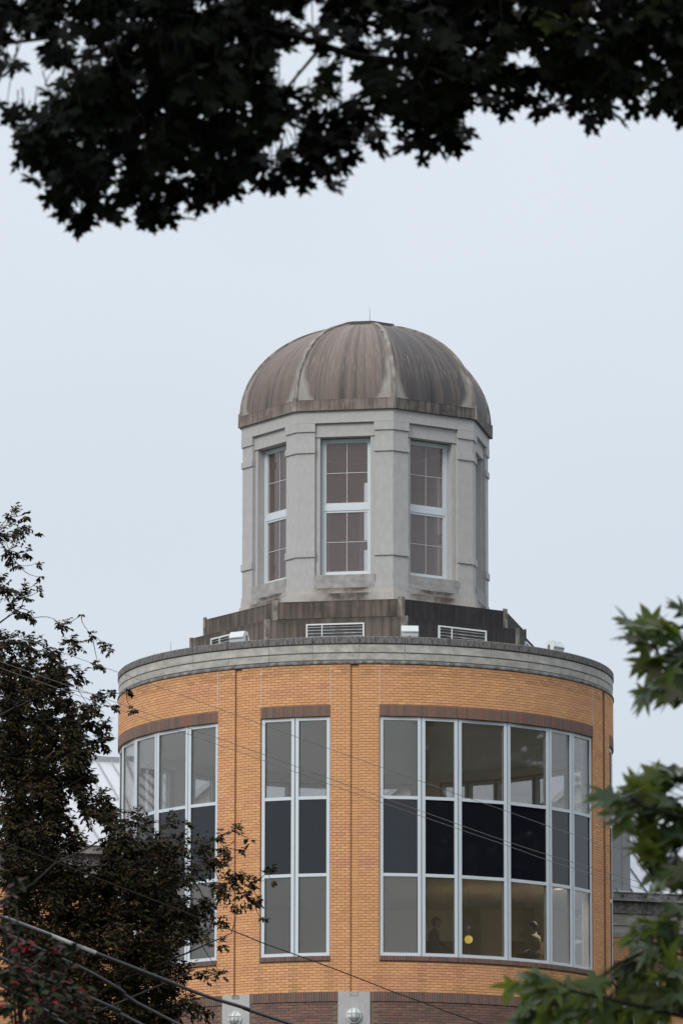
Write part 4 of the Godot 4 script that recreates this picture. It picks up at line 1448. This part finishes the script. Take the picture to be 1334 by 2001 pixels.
func sweetgum() -> void:
	var o := thing("sweetgum_tree", "green sweetgum whose star-shaped leaves hang in front of the buff brick wing", "tree")
	var list := [[0.837, 4.597, 0.029], [0.881, 4.634, 0.039], [0.852, 4.559, 0.029], [0.991, 4.683, 0.016], [0.982, 4.629, 0.029], [0.926, 4.581, 0.048], [0.941, 4.491, 0.061], [0.873, 4.475, 0.032], [0.889, 4.423, 0.035], [0.943, 4.385, 0.032], [0.981, 4.442, 0.055], [0.990, 4.540, 0.055], [0.733, 4.066, 0.022], [0.769, 4.050, 0.035], [0.826, 4.089, 0.048], [0.898, 4.131, 0.048], [0.962, 4.151, 0.042], [0.873, 4.038, 0.061], [0.953, 4.041, 0.061], [0.801, 3.992, 0.029], [0.841, 3.949, 0.042], [0.912, 3.949, 0.051], [0.976, 3.933, 0.042], [0.936, 3.861, 0.048], [0.875, 3.885, 0.029], [0.975, 3.805, 0.035], [0.922, 3.788, 0.026], [0.969, 3.716, 0.025], [0.905, 3.684, 0.041], [0.846, 3.655, 0.038], [0.950, 3.636, 0.041], [0.803, 3.623, 0.025], [0.873, 3.592, 0.048], [0.825, 3.544, 0.041], [0.933, 3.533, 0.054], [0.972, 3.453, 0.041], [0.829, 3.453, 0.054], [0.900, 3.421, 0.060], [0.455, 3.495, 0.016], [0.511, 3.492, 0.038], [0.567, 3.468, 0.041], [0.627, 3.453, 0.041], [0.694, 3.477, 0.029], [0.726, 3.496, 0.025], [0.535, 3.409, 0.057], [0.630, 3.394, 0.057], [0.725, 3.410, 0.057], [0.474, 3.378, 0.029]]
	var z0 := 133.0
	var palette := [Vector3(0.0588, 0.1040, 0.0371), Vector3(0.0459, 0.0813, 0.0371), Vector3(0.0826, 0.1329, 0.0371), Vector3(0.0496, 0.0970, 0.0537), Vector3(0.1083, 0.1376, 0.0302), Vector3(0.0569, 0.0485, 0.0215)]
	var xf := []
	var cols := PackedColorArray()
	var mb := MB.new()
	var foot := Vector3(3.2, 0, z0 - 0.4)
	var tm := MB.new()
	tm.tube([foot, foot + Vector3(0.05, 2.5, 0), foot + Vector3(-0.05, 5, 0.1), foot + Vector3(0.1, 9, 0)], 0.16, 0.05, 12)
	part("trunk", tm.mesh(), M.bark, o)
	var limb := MB.new()
	var ends := [Vector3(0.92, 4.52, z0), Vector3(0.86, 4.03, z0 + 0.1), Vector3(0.9, 3.82, z0 - 0.1), Vector3(0.9, 3.6, z0), Vector3(0.62, 3.46, z0 + 0.1)]
	var lines := []
	for e in ends:
		var st: Vector3 = foot + Vector3(0, e.y - 1.2, 0)
		var pts := []
		for i in 8:
			var f := i / 7.0
			pts.append(st.lerp(e, f) + Vector3(0, sin(f * PI) * 0.22, 0))
		limb = MB.new()
		limb.tube(pts, 0.03, 0.005, 6)
		part("limb", limb.mesh(), M.bark_dark, o)
		lines.append(pts)
	for layer in 2:
		for c in list:
			var r: float = c[2]
			var ctr := Vector3(c[0], c[1], z0 + rng.randf_range(-0.12, 0.12) - layer * 0.16)
			if layer == 1:
				if r < 0.033:
					continue
				ctr += Vector3(0.02, 0.005, 0)
			var near := Vector3.ZERO
			var best := 1e9
			for pts in lines:
				for p in pts:
					var dd: float = (p - ctr).length_squared() + (1.0 if p.x < ctr.x + 0.02 else 0.0)
					if dd < best:
						best = dd
						near = p
			var hub := ctr + (near - ctr).limit_length(0.05)
			mb.tube([near, (near + hub) / 2 + Vector3(0, 0.02, 0), hub], 0.004, 0.002, 4)
			var n := maxi(2, int(r * 110.0))
			for i in n:
				var off := rv()
				off.z *= 1.2
				var p := ctr + off.limit_length(1.0) * r * 0.75
				var out := (p - hub).normalized() + Vector3(-0.15, -0.45, 0.1) + rv() * 0.5
				xf.append(leaf_xf(p - out.normalized() * 0.035, out, Vector3(rng.randf_range(-0.6, 0.6), 0.75, rng.randf_range(-0.1, 1.2)), rng.randf_range(0.074, 0.112)))
				cols.append(pick(palette))
	part("twigs", mb.mesh(), M.bark_dark, o).set_meta("kind", "stuff")
	for i in 3500: # the crown beyond the frame
		var d := rv().normalized() * rng.randf_range(0.3, 1.0)
		var p := Vector3(3.3, 6.0, z0 - 0.5) + d * Vector3(1.9, 3.6, 2.6)
		if p.x < 2.0:
			continue
		xf.append(leaf_xf(p, rv() + Vector3.DOWN, Vector3.UP + rv() * 0.6, 0.13))
		cols.append(pick(palette))
	leaf_parts(o, star_leaf(false), palette, true, xf, cols, func(t): return -t.origin.x + (0.6 if t.origin.z > z0 - 0.05 else 0.0), 260)

func inside_region(p: Vector2, low: Array) -> float: # height above the hem of the spray
	for i in low.size() - 1:
		var a: Vector2 = low[i]
		var b: Vector2 = low[i + 1]
		if p.x >= a.x and p.x < b.x:
			return p.y - lerpf(a.y, b.y, (p.x - a.x) / (b.x - a.x))
	return -1.0

func maple() -> void:
	var o := thing("maple_tree", "nearly black maple canopy overhanging the top of the view", "tree")
	var low := [Vector2(-1.269, 6.345), Vector2(-1.170, 6.252), Vector2(-1.128, 6.193), Vector2(-1.143, 6.092), Vector2(-1.126, 5.992), Vector2(-1.003, 5.967), Vector2(-0.872, 5.891), Vector2(-0.733, 5.883), Vector2(-0.628, 5.929), Vector2(-0.514, 5.950), Vector2(-0.400, 5.934), Vector2(-0.253, 5.939), Vector2(-0.123, 6.001), Vector2(-0.017, 6.068), Vector2(0.032, 6.113), Vector2(0.138, 6.124), Vector2(0.220, 6.080), Vector2(0.266, 6.144), Vector2(0.318, 6.220), Vector2(0.416, 6.248), Vector2(0.531, 6.259), Vector2(0.678, 6.249), Vector2(0.751, 6.178), Vector2(0.898, 6.181), Vector2(1.012, 6.254), Vector2(1.120, 6.262)]
	var gaps := [[-1.131, 6.447, 0.069], [-1.059, 6.599, 0.030], [-1.016, 6.371, 0.043], [-1.073, 6.396, 0.049], [-0.969, 6.602, 0.033], [-0.879, 6.625, 0.026], [-0.837, 6.565, 0.026], [-0.927, 6.514, 0.020], [-0.361, 6.430, 0.026], [-0.402, 6.413, 0.020], [-0.206, 6.472, 0.062], [-0.255, 6.515, 0.033], [-0.279, 6.413, 0.029], [-0.025, 6.413, 0.074], [0.057, 6.397, 0.049], [-0.091, 6.549, 0.023], [-0.189, 6.329, 0.026], [-0.662, 6.207, 0.033], [-0.695, 6.160, 0.023], [-0.237, 6.076, 0.023], [-0.532, 6.303, 0.020], [0.466, 6.507, 0.039], [0.491, 6.532, 0.030], [0.795, 6.609, 0.046], [0.746, 6.575, 0.026], [0.818, 6.346, 0.029], [0.905, 6.389, 0.023], [0.483, 6.414, 0.023], [0.352, 6.414, 0.020], [0.188, 6.583, 0.033], [0.212, 6.549, 0.026], [-0.763, 6.464, 0.016], [-0.943, 6.421, 0.020], [-0.991, 6.311, 0.026], [-1.039, 6.286, 0.023], [-0.025, 6.228, 0.016], [0.073, 6.278, 0.015], [-0.580, 6.093, 0.015], [-0.809, 6.093, 0.013]]
	var z0 := 133.0
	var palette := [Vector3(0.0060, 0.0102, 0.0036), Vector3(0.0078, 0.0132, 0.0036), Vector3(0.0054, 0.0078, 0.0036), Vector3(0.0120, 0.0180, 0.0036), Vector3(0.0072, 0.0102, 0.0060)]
	var xf := []
	var cols := PackedColorArray()
	var mb := MB.new()
	var lively := [Vector3(0.07, 0.08, 0.012), Vector3(0.05, 0.07, 0.014), Vector3(0.09, 0.06, 0.014)]
	var foot := Vector3(4.2, 0, z0 + 4.0)
	var tm := MB.new()
	tm.tube([foot, foot + Vector3(0.1, 3, 0), foot + Vector3(-0.1, 6, 0), foot + Vector3(-0.4, 10, 0)], 0.32, 0.16, 14)
	part("trunk", tm.mesh(), M.bark, o)
	var limb := MB.new()
	limb.tube([foot + Vector3(-0.05, 5, 0), Vector3(3.0, 6.6, 134.5), Vector3(1.6, 6.75, z0 + 0.3), Vector3(1.014, 6.56, z0), Vector3(0.63, 6.42, z0), Vector3(0.401, 6.385, z0), Vector3(0.221, 6.425, z0), Vector3(0.122, 6.444, z0), Vector3(-0.025, 6.461, z0), Vector3(-0.107, 6.489, z0), Vector3(-0.17, 6.515, z0), Vector3(-0.5, 6.62, z0 - 0.1), Vector3(-1.2, 6.5, z0)], 0.03, 0.006, 8)
	part("limb", limb.mesh(), M.bark_dark, o)
	limb = MB.new()
	limb.tube([Vector3(-0.14, 6.5, z0), Vector3(-0.189, 6.439, z0), Vector3(-0.254, 6.359, z0), Vector3(-0.4, 6.2, z0), Vector3(-0.7, 6.05, z0)], 0.006, 0.003, 6)
	part("limb", limb.mesh(), M.bark_dark, o)
	limb = MB.new()
	limb.tube([Vector3(0.3, 6.4, z0), Vector3(0.12, 6.3, z0 + 0.1), Vector3(0.1, 6.2, z0)], 0.006, 0.003, 6)
	part("limb", limb.mesh(), M.bark_dark, o)
	limb = MB.new()
	limb.tube([Vector3(-0.5, 6.62, z0 - 0.1), Vector3(-0.6, 6.3, z0), Vector3(-0.8, 6.0, z0)], 0.008, 0.003, 6)
	part("limb", limb.mesh(), M.bark_dark, o)
	var tries := 0
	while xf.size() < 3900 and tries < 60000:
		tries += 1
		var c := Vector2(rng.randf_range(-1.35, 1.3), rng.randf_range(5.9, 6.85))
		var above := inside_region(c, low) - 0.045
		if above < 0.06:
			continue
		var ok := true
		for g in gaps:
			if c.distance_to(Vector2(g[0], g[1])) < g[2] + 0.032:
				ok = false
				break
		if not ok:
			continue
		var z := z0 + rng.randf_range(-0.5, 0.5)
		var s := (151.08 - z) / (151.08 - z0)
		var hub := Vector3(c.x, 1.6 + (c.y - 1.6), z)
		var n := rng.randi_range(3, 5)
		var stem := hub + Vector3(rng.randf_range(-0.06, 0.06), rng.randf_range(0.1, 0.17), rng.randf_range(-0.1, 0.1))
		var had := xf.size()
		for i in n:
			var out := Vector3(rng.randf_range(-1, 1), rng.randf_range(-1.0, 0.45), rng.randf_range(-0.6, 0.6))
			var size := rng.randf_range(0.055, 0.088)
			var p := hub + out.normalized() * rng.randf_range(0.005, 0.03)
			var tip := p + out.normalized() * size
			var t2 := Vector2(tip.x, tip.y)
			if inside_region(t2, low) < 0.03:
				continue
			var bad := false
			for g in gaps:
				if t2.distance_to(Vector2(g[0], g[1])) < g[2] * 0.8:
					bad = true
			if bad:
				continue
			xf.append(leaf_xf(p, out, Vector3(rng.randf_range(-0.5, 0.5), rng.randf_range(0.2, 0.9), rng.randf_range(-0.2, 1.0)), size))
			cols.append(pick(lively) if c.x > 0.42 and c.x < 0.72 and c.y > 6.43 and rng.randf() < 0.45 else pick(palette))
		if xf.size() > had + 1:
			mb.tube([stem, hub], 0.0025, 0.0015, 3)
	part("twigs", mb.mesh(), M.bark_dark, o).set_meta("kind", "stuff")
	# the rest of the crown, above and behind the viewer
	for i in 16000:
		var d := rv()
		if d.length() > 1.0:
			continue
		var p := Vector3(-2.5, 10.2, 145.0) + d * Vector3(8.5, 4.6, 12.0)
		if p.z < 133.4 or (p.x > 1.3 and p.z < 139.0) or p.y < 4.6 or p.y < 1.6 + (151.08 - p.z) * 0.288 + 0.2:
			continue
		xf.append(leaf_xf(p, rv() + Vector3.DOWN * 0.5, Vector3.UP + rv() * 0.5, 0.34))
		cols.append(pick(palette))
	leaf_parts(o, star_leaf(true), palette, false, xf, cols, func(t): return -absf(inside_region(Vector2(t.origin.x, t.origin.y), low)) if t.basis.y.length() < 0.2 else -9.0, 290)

func red_shrub() -> void:
	var o := thing("dogwood_shrub", "red and green leaved shrub in front of the beech, crossed by cables", "shrub")
	var list := [[-1.654, 4.680, 0.040], [-1.518, 4.655, 0.045], [-1.419, 4.640, 0.040], [-1.616, 4.548, 0.084], [-1.714, 4.523, 0.064], [-1.492, 4.524, 0.084], [-1.688, 4.412, 0.089], [-1.540, 4.412, 0.099], [-1.404, 4.450, 0.064], [-1.695, 4.978, 0.025], [-1.724, 4.896, 0.025], [-1.742, 4.771, 0.030], [-1.391, 4.351, 0.074], [-1.613, 4.313, 0.099]]
	var z0 := 123.0
	var xf := []
	var cols := PackedColorArray()
	var mb := MB.new()
	var foot := Vector3(-1.75, 0, z0)
	var tm := MB.new()
	tm.tube([foot, foot + Vector3(0.05, 1.5, 0), foot + Vector3(0.1, 3.0, 0), foot + Vector3(0.12, 4.0, 0)], 0.06, 0.02, 8)
	part("trunk", tm.mesh(), M.bark, o)
	var green := [Vector3(0.018, 0.034, 0.014), Vector3(0.025, 0.04, 0.014), Vector3(0.03, 0.03, 0.012), Vector3(0.015, 0.028, 0.016)]
	var dull := [Vector3(0.05, 0.028, 0.034), Vector3(0.04, 0.03, 0.016), Vector3(0.03, 0.03, 0.012), Vector3(0.07, 0.025, 0.025)]
	var mix := [Vector3(0.018, 0.034, 0.014), Vector3(0.03, 0.03, 0.012), Vector3(0.05, 0.022, 0.016), Vector3(0.02, 0.026, 0.012), Vector3(0.17, 0.016, 0.018), Vector3(0.05, 0.028, 0.03)]
	for c in list:
		var r: float = c[2]
		var ctr := Vector3(c[0], c[1], z0 + rng.randf_range(-0.15, 0.15))
		var st := foot + Vector3(0.1, maxf(2.6, c[1] - 0.7), 0)
		mb.tube([st, st.lerp(ctr, 0.6) + Vector3(0, 0.04, 0), ctr], 0.008, 0.003, 5)
		for i in int(4 + r * 190):
			var tip := ctr + rv().limit_length(1.0) * r * 1.2 + Vector3(0, 0.02, 0)
			twig(mb, ctr.lerp(tip, 0.1), tip + Vector3(0, 0.03, 0), 0.0015, 4, 0.055, 0.6, 0.3, xf, cols, (dull if c[1] > 4.7 else mix) if rng.randf() < 0.75 else green)
	for i in 900:
		var p := Vector3(-2.1, 3.2, z0 - 0.2) + rv() * Vector3(0.75, 0.9, 0.6)
		xf.append(leaf_xf(p, rv() + Vector3.DOWN * 0.5, rv() + Vector3.UP, 0.07))
		cols.append(pick(green))
	part("twigs", mb.mesh(), M.bark_dark, o).set_meta("kind", "stuff")
	many("foliage", oval_leaf(0.26), M.leaf_tint, o, xf, cols)

func far_tree(at: Vector3, h: float, rad: float, label: String) -> void:
	var o := thing("shade_tree", label, "tree", at, "trees mirrored in the window glass")
	var tm := MB.new()
	tm.tube([Vector3.ZERO, Vector3(0.2, h * 0.3, 0), Vector3(0, h * 0.6, 0.2), Vector3(0.1, h * 0.9, 0)], 0.45, 0.1, 10)
	for i in 7:
		var a := TAU * i / 7.0
		tm.tube([Vector3(0, h * (0.3 + 0.04 * i), 0), Vector3(cos(a) * rad * 0.45, h * (0.5 + 0.03 * i), sin(a) * rad * 0.45), Vector3(cos(a) * rad * 0.8, h * (0.56 + 0.04 * i), sin(a) * rad * 0.8)], 0.18, 0.03, 6)
	part("trunk", tm.mesh(), M.bark, o)
	var xf := []
	var cols := PackedColorArray()
	var palette := [Vector3(0.02, 0.03, 0.012), Vector3(0.028, 0.04, 0.014), Vector3(0.016, 0.024, 0.012)]
	for k in 170:
		var d := rv().normalized()
		var c := Vector3(0, h * 0.58, 0) + d * Vector3(rad * 0.8, h * 0.36, rad * 0.8) * rng.randf_range(0.5, 1.0)
		for i in 80:
			xf.append(leaf_xf(c + rv().limit_length(1.0) * rad * 0.34, rv() + Vector3.DOWN * 0.4, Vector3.UP + rv() * 0.7, 0.8))
			cols.append(pick(palette))
	many("crown", oval_leaf(0.33), M.leaf_tint, o, xf, cols)

# ---------------------------------------------------------------- wires
func wire(called: String, label: String, pts: Array, z: float, r: float, m: Material, group: String, slope0: float, slope1: float, sheath := []) -> void:
	var o := thing(called, label, "cable", Vector3.ZERO, group)
	var p := []
	var a: Vector2 = pts[0]
	var b: Vector2 = pts[-1]
	for i in [3, 2, 1]:
		p.append(Vector3(a.x - 4.0 * i, a.y + 4.0 * i * slope0 + 0.02 * i * i, z - 0.6 * i))
	for q in pts:
		p.append(Vector3(q.x, q.y, z))
	for i in [1, 2, 3]:
		p.append(Vector3(b.x + 4.0 * i, b.y - 4.0 * i * slope1 + 0.02 * i * i, z + 0.6 * i))
	var fine := []
	for i in p.size() - 1:
		for k in 4:
			var f := k / 4.0
			fine.append((p[i] as Vector3).cubic_interpolate(p[i + 1], p[maxi(i - 1, 0)], p[mini(i + 2, p.size() - 1)], f))
	fine.append(p[-1])
	var mb := MB.new()
	mb.tube(fine, r, r, 8)
	part("strand", mb.mesh(), m, o)
	if sheath.size():
		mb = MB.new()
		mb.tube(sheath.map(func(q): return Vector3(q.x, q.y, z + 0.002)), r * 1.12, r * 1.12, 10)
		part("splice_sleeve", mb.mesh(), M.gutter_metal, o)

func build_wires() -> void:
	var g1 := "thin wires across the rotunda"
	wire("overhead_wire", "thin wire crossing the rotunda just below the cornice and over the upper panes", [Vector2(-3.411, 14.290), Vector2(-0.981, 13.402), Vector2(0.773, 12.773), Vector2(1.927, 12.367), Vector2(3.397, 11.870)], 71.0, 0.0037, M.wire_pale, g1, 0.37, 0.32)
	wire("overhead_wire", "upper of two thin wires side by side across the dark middle panes", [Vector2(-2.502, 13.536), Vector2(-1.463, 13.165), Vector2(-0.476, 12.801), Vector2(0.751, 12.366), Vector2(1.947, 11.939), Vector2(3.119, 11.571)], 71.0, 0.0039, M.wire_pale, g1, 0.37, 0.32)
	wire("overhead_wire", "lower of two thin wires side by side across the dark middle panes", [Vector2(-1.463, 13.079), Vector2(-0.475, 12.722), Vector2(0.751, 12.295), Vector2(1.947, 11.882), Vector2(3.119, 11.485)], 71.0, 0.0039, M.wire_pale, g1, 0.37, 0.32)
	wire("overhead_wire", "brown wire crossing the brick below the narrow window", [Vector2(-2.039, 10.776), Vector2(-1.445, 10.536), Vector2(-0.873, 10.332), Vector2(-0.174, 10.071), Vector2(0.397, 9.846), Vector2(0.890, 9.670), Vector2(1.565, 9.424)], 71.0, 0.0078, M.wire, g1, 0.4, 0.36)
	var g2 := "black cables in front of the beech"
	wire("overhead_cable", "topmost black cable, with a grey sleeve, crossing in front of the beech", [Vector2(-3.468, 7.992), Vector2(-2.955, 7.797), Vector2(-2.507, 7.623), Vector2(-1.933, 7.400), Vector2(-1.525, 7.240), Vector2(-1.117, 7.114), Vector2(-0.744, 6.984)], 96.0, 0.0185, M.cable, g2, 0.4, 0.34, [Vector2(-3.42, 7.975), Vector2(-2.96, 7.80), Vector2(-2.55, 7.64)])
	wire("overhead_cable", "second black cable from the top in front of the beech", [Vector2(-3.403, 7.826), Vector2(-3.056, 7.666), Vector2(-2.646, 7.481), Vector2(-2.320, 7.297), Vector2(-1.770, 6.968)], 96.0, 0.016, M.cable, g2, 0.46, 0.5)
	wire("overhead_cable", "third black cable from the top, passing through the red shrub", [Vector2(-3.463, 7.602), Vector2(-3.155, 7.452), Vector2(-2.318, 7.093), Vector2(-2.123, 6.968)], 96.0, 0.016, M.cable, g2, 0.46, 0.5)
	wire("overhead_cable", "lowest black cable, behind the red leaves in the corner", [Vector2(-3.460, 7.339), Vector2(-3.274, 7.228), Vector2(-2.908, 7.034), Vector2(-2.825, 6.967)], 96.0, 0.016, M.cable, g2, 0.5, 0.5)

func _ready() -> void:
	rng.seed = 7
	# camera
	var cam := Camera3D.new()
	cam.name = "camera"
	add_child(cam)
	var at := CameraAttributesPhysical.new()
	at.frustum_focal_length = 205.0
	at.frustum_focus_distance = 144.6
	at.exposure_aperture = 15.0
	at.frustum_near = 0.5
	at.frustum_far = 2000.0
	cam.attributes = at
	cam.keep_aspect = Camera3D.KEEP_HEIGHT
	cam.fov = 10.0412
	cam.near = 0.5
	cam.far = 2000.0
	cam.position = Vector3(0, 1.6, 151.0767)
	cam.rotation = Vector3(0.1848187, 0.0042477, 0.0017237)
	cam.current = true
	print("fov ", cam.fov)
	# sky: an even pale overcast
	var env := Environment.new()
	env.background_mode = Environment.BG_SKY
	var sky := Sky.new()
	var sm := ProceduralSkyMaterial.new()
	sm.sky_top_color = lin(1.62, 1.68, 1.76)
	sm.sky_horizon_color = lin(0.58, 0.65, 0.73)
	sm.sky_curve = 1.2
	sm.ground_bottom_color = Color(0.3, 0.32, 0.28)
	sm.ground_horizon_color = Color(0.6, 0.63, 0.64)
	sm.sun_angle_max = 1.0
	var cf := FastNoiseLite.new()
	cf.seed = 5
	cf.frequency = 4.5
	cf.fractal_octaves = 4
	var ci := Image.create(1024, 512, false, Image.FORMAT_RGB8)
	for y in 512:
		var el := PI / 2 - PI * (y + 0.5) / 512.0
		for x in 1024:
			if y > 256:
				ci.set_pixel(x, y, Color.BLACK)
				continue
			var ph := TAU * (x + 0.5) / 1024.0
			var cn := cf.get_noise_3d(cos(ph) * cos(el), sin(el) * 2.2, sin(ph) * cos(el))
			var cv := 0.036 * smoothstep(-0.35, 0.45, cn)
			ci.set_pixel(x, y, Color(cv * 1.05, cv, cv * 0.96).linear_to_srgb())
	sm.sky_cover = ImageTexture.create_from_image(ci)
	sky.sky_material = sm
	env.sky = sky
	env.tonemap_mode = Environment.TONE_MAPPER_LINEAR
	env.tonemap_exposure = 1.0
	env.sdfgi_enabled = true
	env.ssao_enabled = true
	env.ssil_enabled = true
	var we := WorldEnvironment.new()
	we.name = "world_environment"
	we.environment = env
	add_child(we)
	var sun := DirectionalLight3D.new()
	sun.name = "sun"
	sun.light_energy = 0.6
	sun.light_color = Color(1.0, 0.97, 0.93)
	sun.light_angular_distance = 25.0
	sun.shadow_enabled = true
	sun.sky_mode = DirectionalLight3D.SKY_MODE_LIGHT_ONLY
	add_child(sun)
	sun.look_at_from_position(Vector3(-45, 62, 70), Vector3.ZERO)

	make_materials()
	# ground and street
	var g := MB.new()
	g.aabox(Vector3(-900, -1, -900), Vector3(900, 0, 900))
	part("ground", g.mesh(), M.ground, self).set_meta("kind", "structure")
	g = MB.new()
	g.aabox(Vector3(-900, -0.5, 100), Vector3(900, 0.02, 109))
	part("road", g.mesh(), M.asphalt, self).set_meta("kind", "structure")

	rot = thing("rotunda_building", "round buff brick rotunda topped by a pale domed lantern", "building")
	build_walls()
	build_bricks()
	build_windows()
	build_cornice()
	build_lantern()
	build_stone_panels()
	build_wings()

	far_tree(Vector3(34, 0, 22), 35, 10.5, "broad tree mirrored in the dark panes in the middle of the wide window")
	far_tree(Vector3(43, 0, 11), 34, 11, "rounder tree mirrored at the far end of the wide window")
	far_tree(Vector3(30, 0, 42), 36, 10, "tall tree mirrored in the second pane of the wide window")
	far_tree(Vector3(-7, 0, 168), 13, 6, "dense tree standing behind the viewer under the maple")
	far_tree(Vector3(8, 0, 170), 13, 6, "second dense tree standing behind the viewer beside the sweetgum")

	beech()
	sweetgum()
	maple()
	red_shrub()
	bulkhead(-2.5, "round white bulkhead lamp on the stone panel between narrow and wide window")
	bulkhead(-29.95, "round white bulkhead lamp on the stone panel beside the beech")
	floodlight(Vector3(-3.21, 25.74, 4.6), deg_to_rad(-32), "white floodlight on the roof on the beech side of the lantern")
	floodlight(Vector3(1.11, 25.78, 5.3), deg_to_rad(4), "white floodlight on the roof in front of the stained base corner")
	floodlight(Vector3(4.845, 25.78, 2.9), deg_to_rad(50), "white floodlight alone on the cornice edge on the sweetgum side")
	downlight(Vector3(-1.25, 0, -3.3), "lit round ceiling light behind the narrow window")
	downlight(Vector3(0.86, 0, -3.3), "lit round ceiling light behind the wide window's first lower pane")
	downlight(Vector3(4.95, 0, 2.4), "lit round ceiling light near the curved end of the wide window")
	globe_lamp(Vector3(2.643, 18.31, 2.0))
	people()
	build_wires()
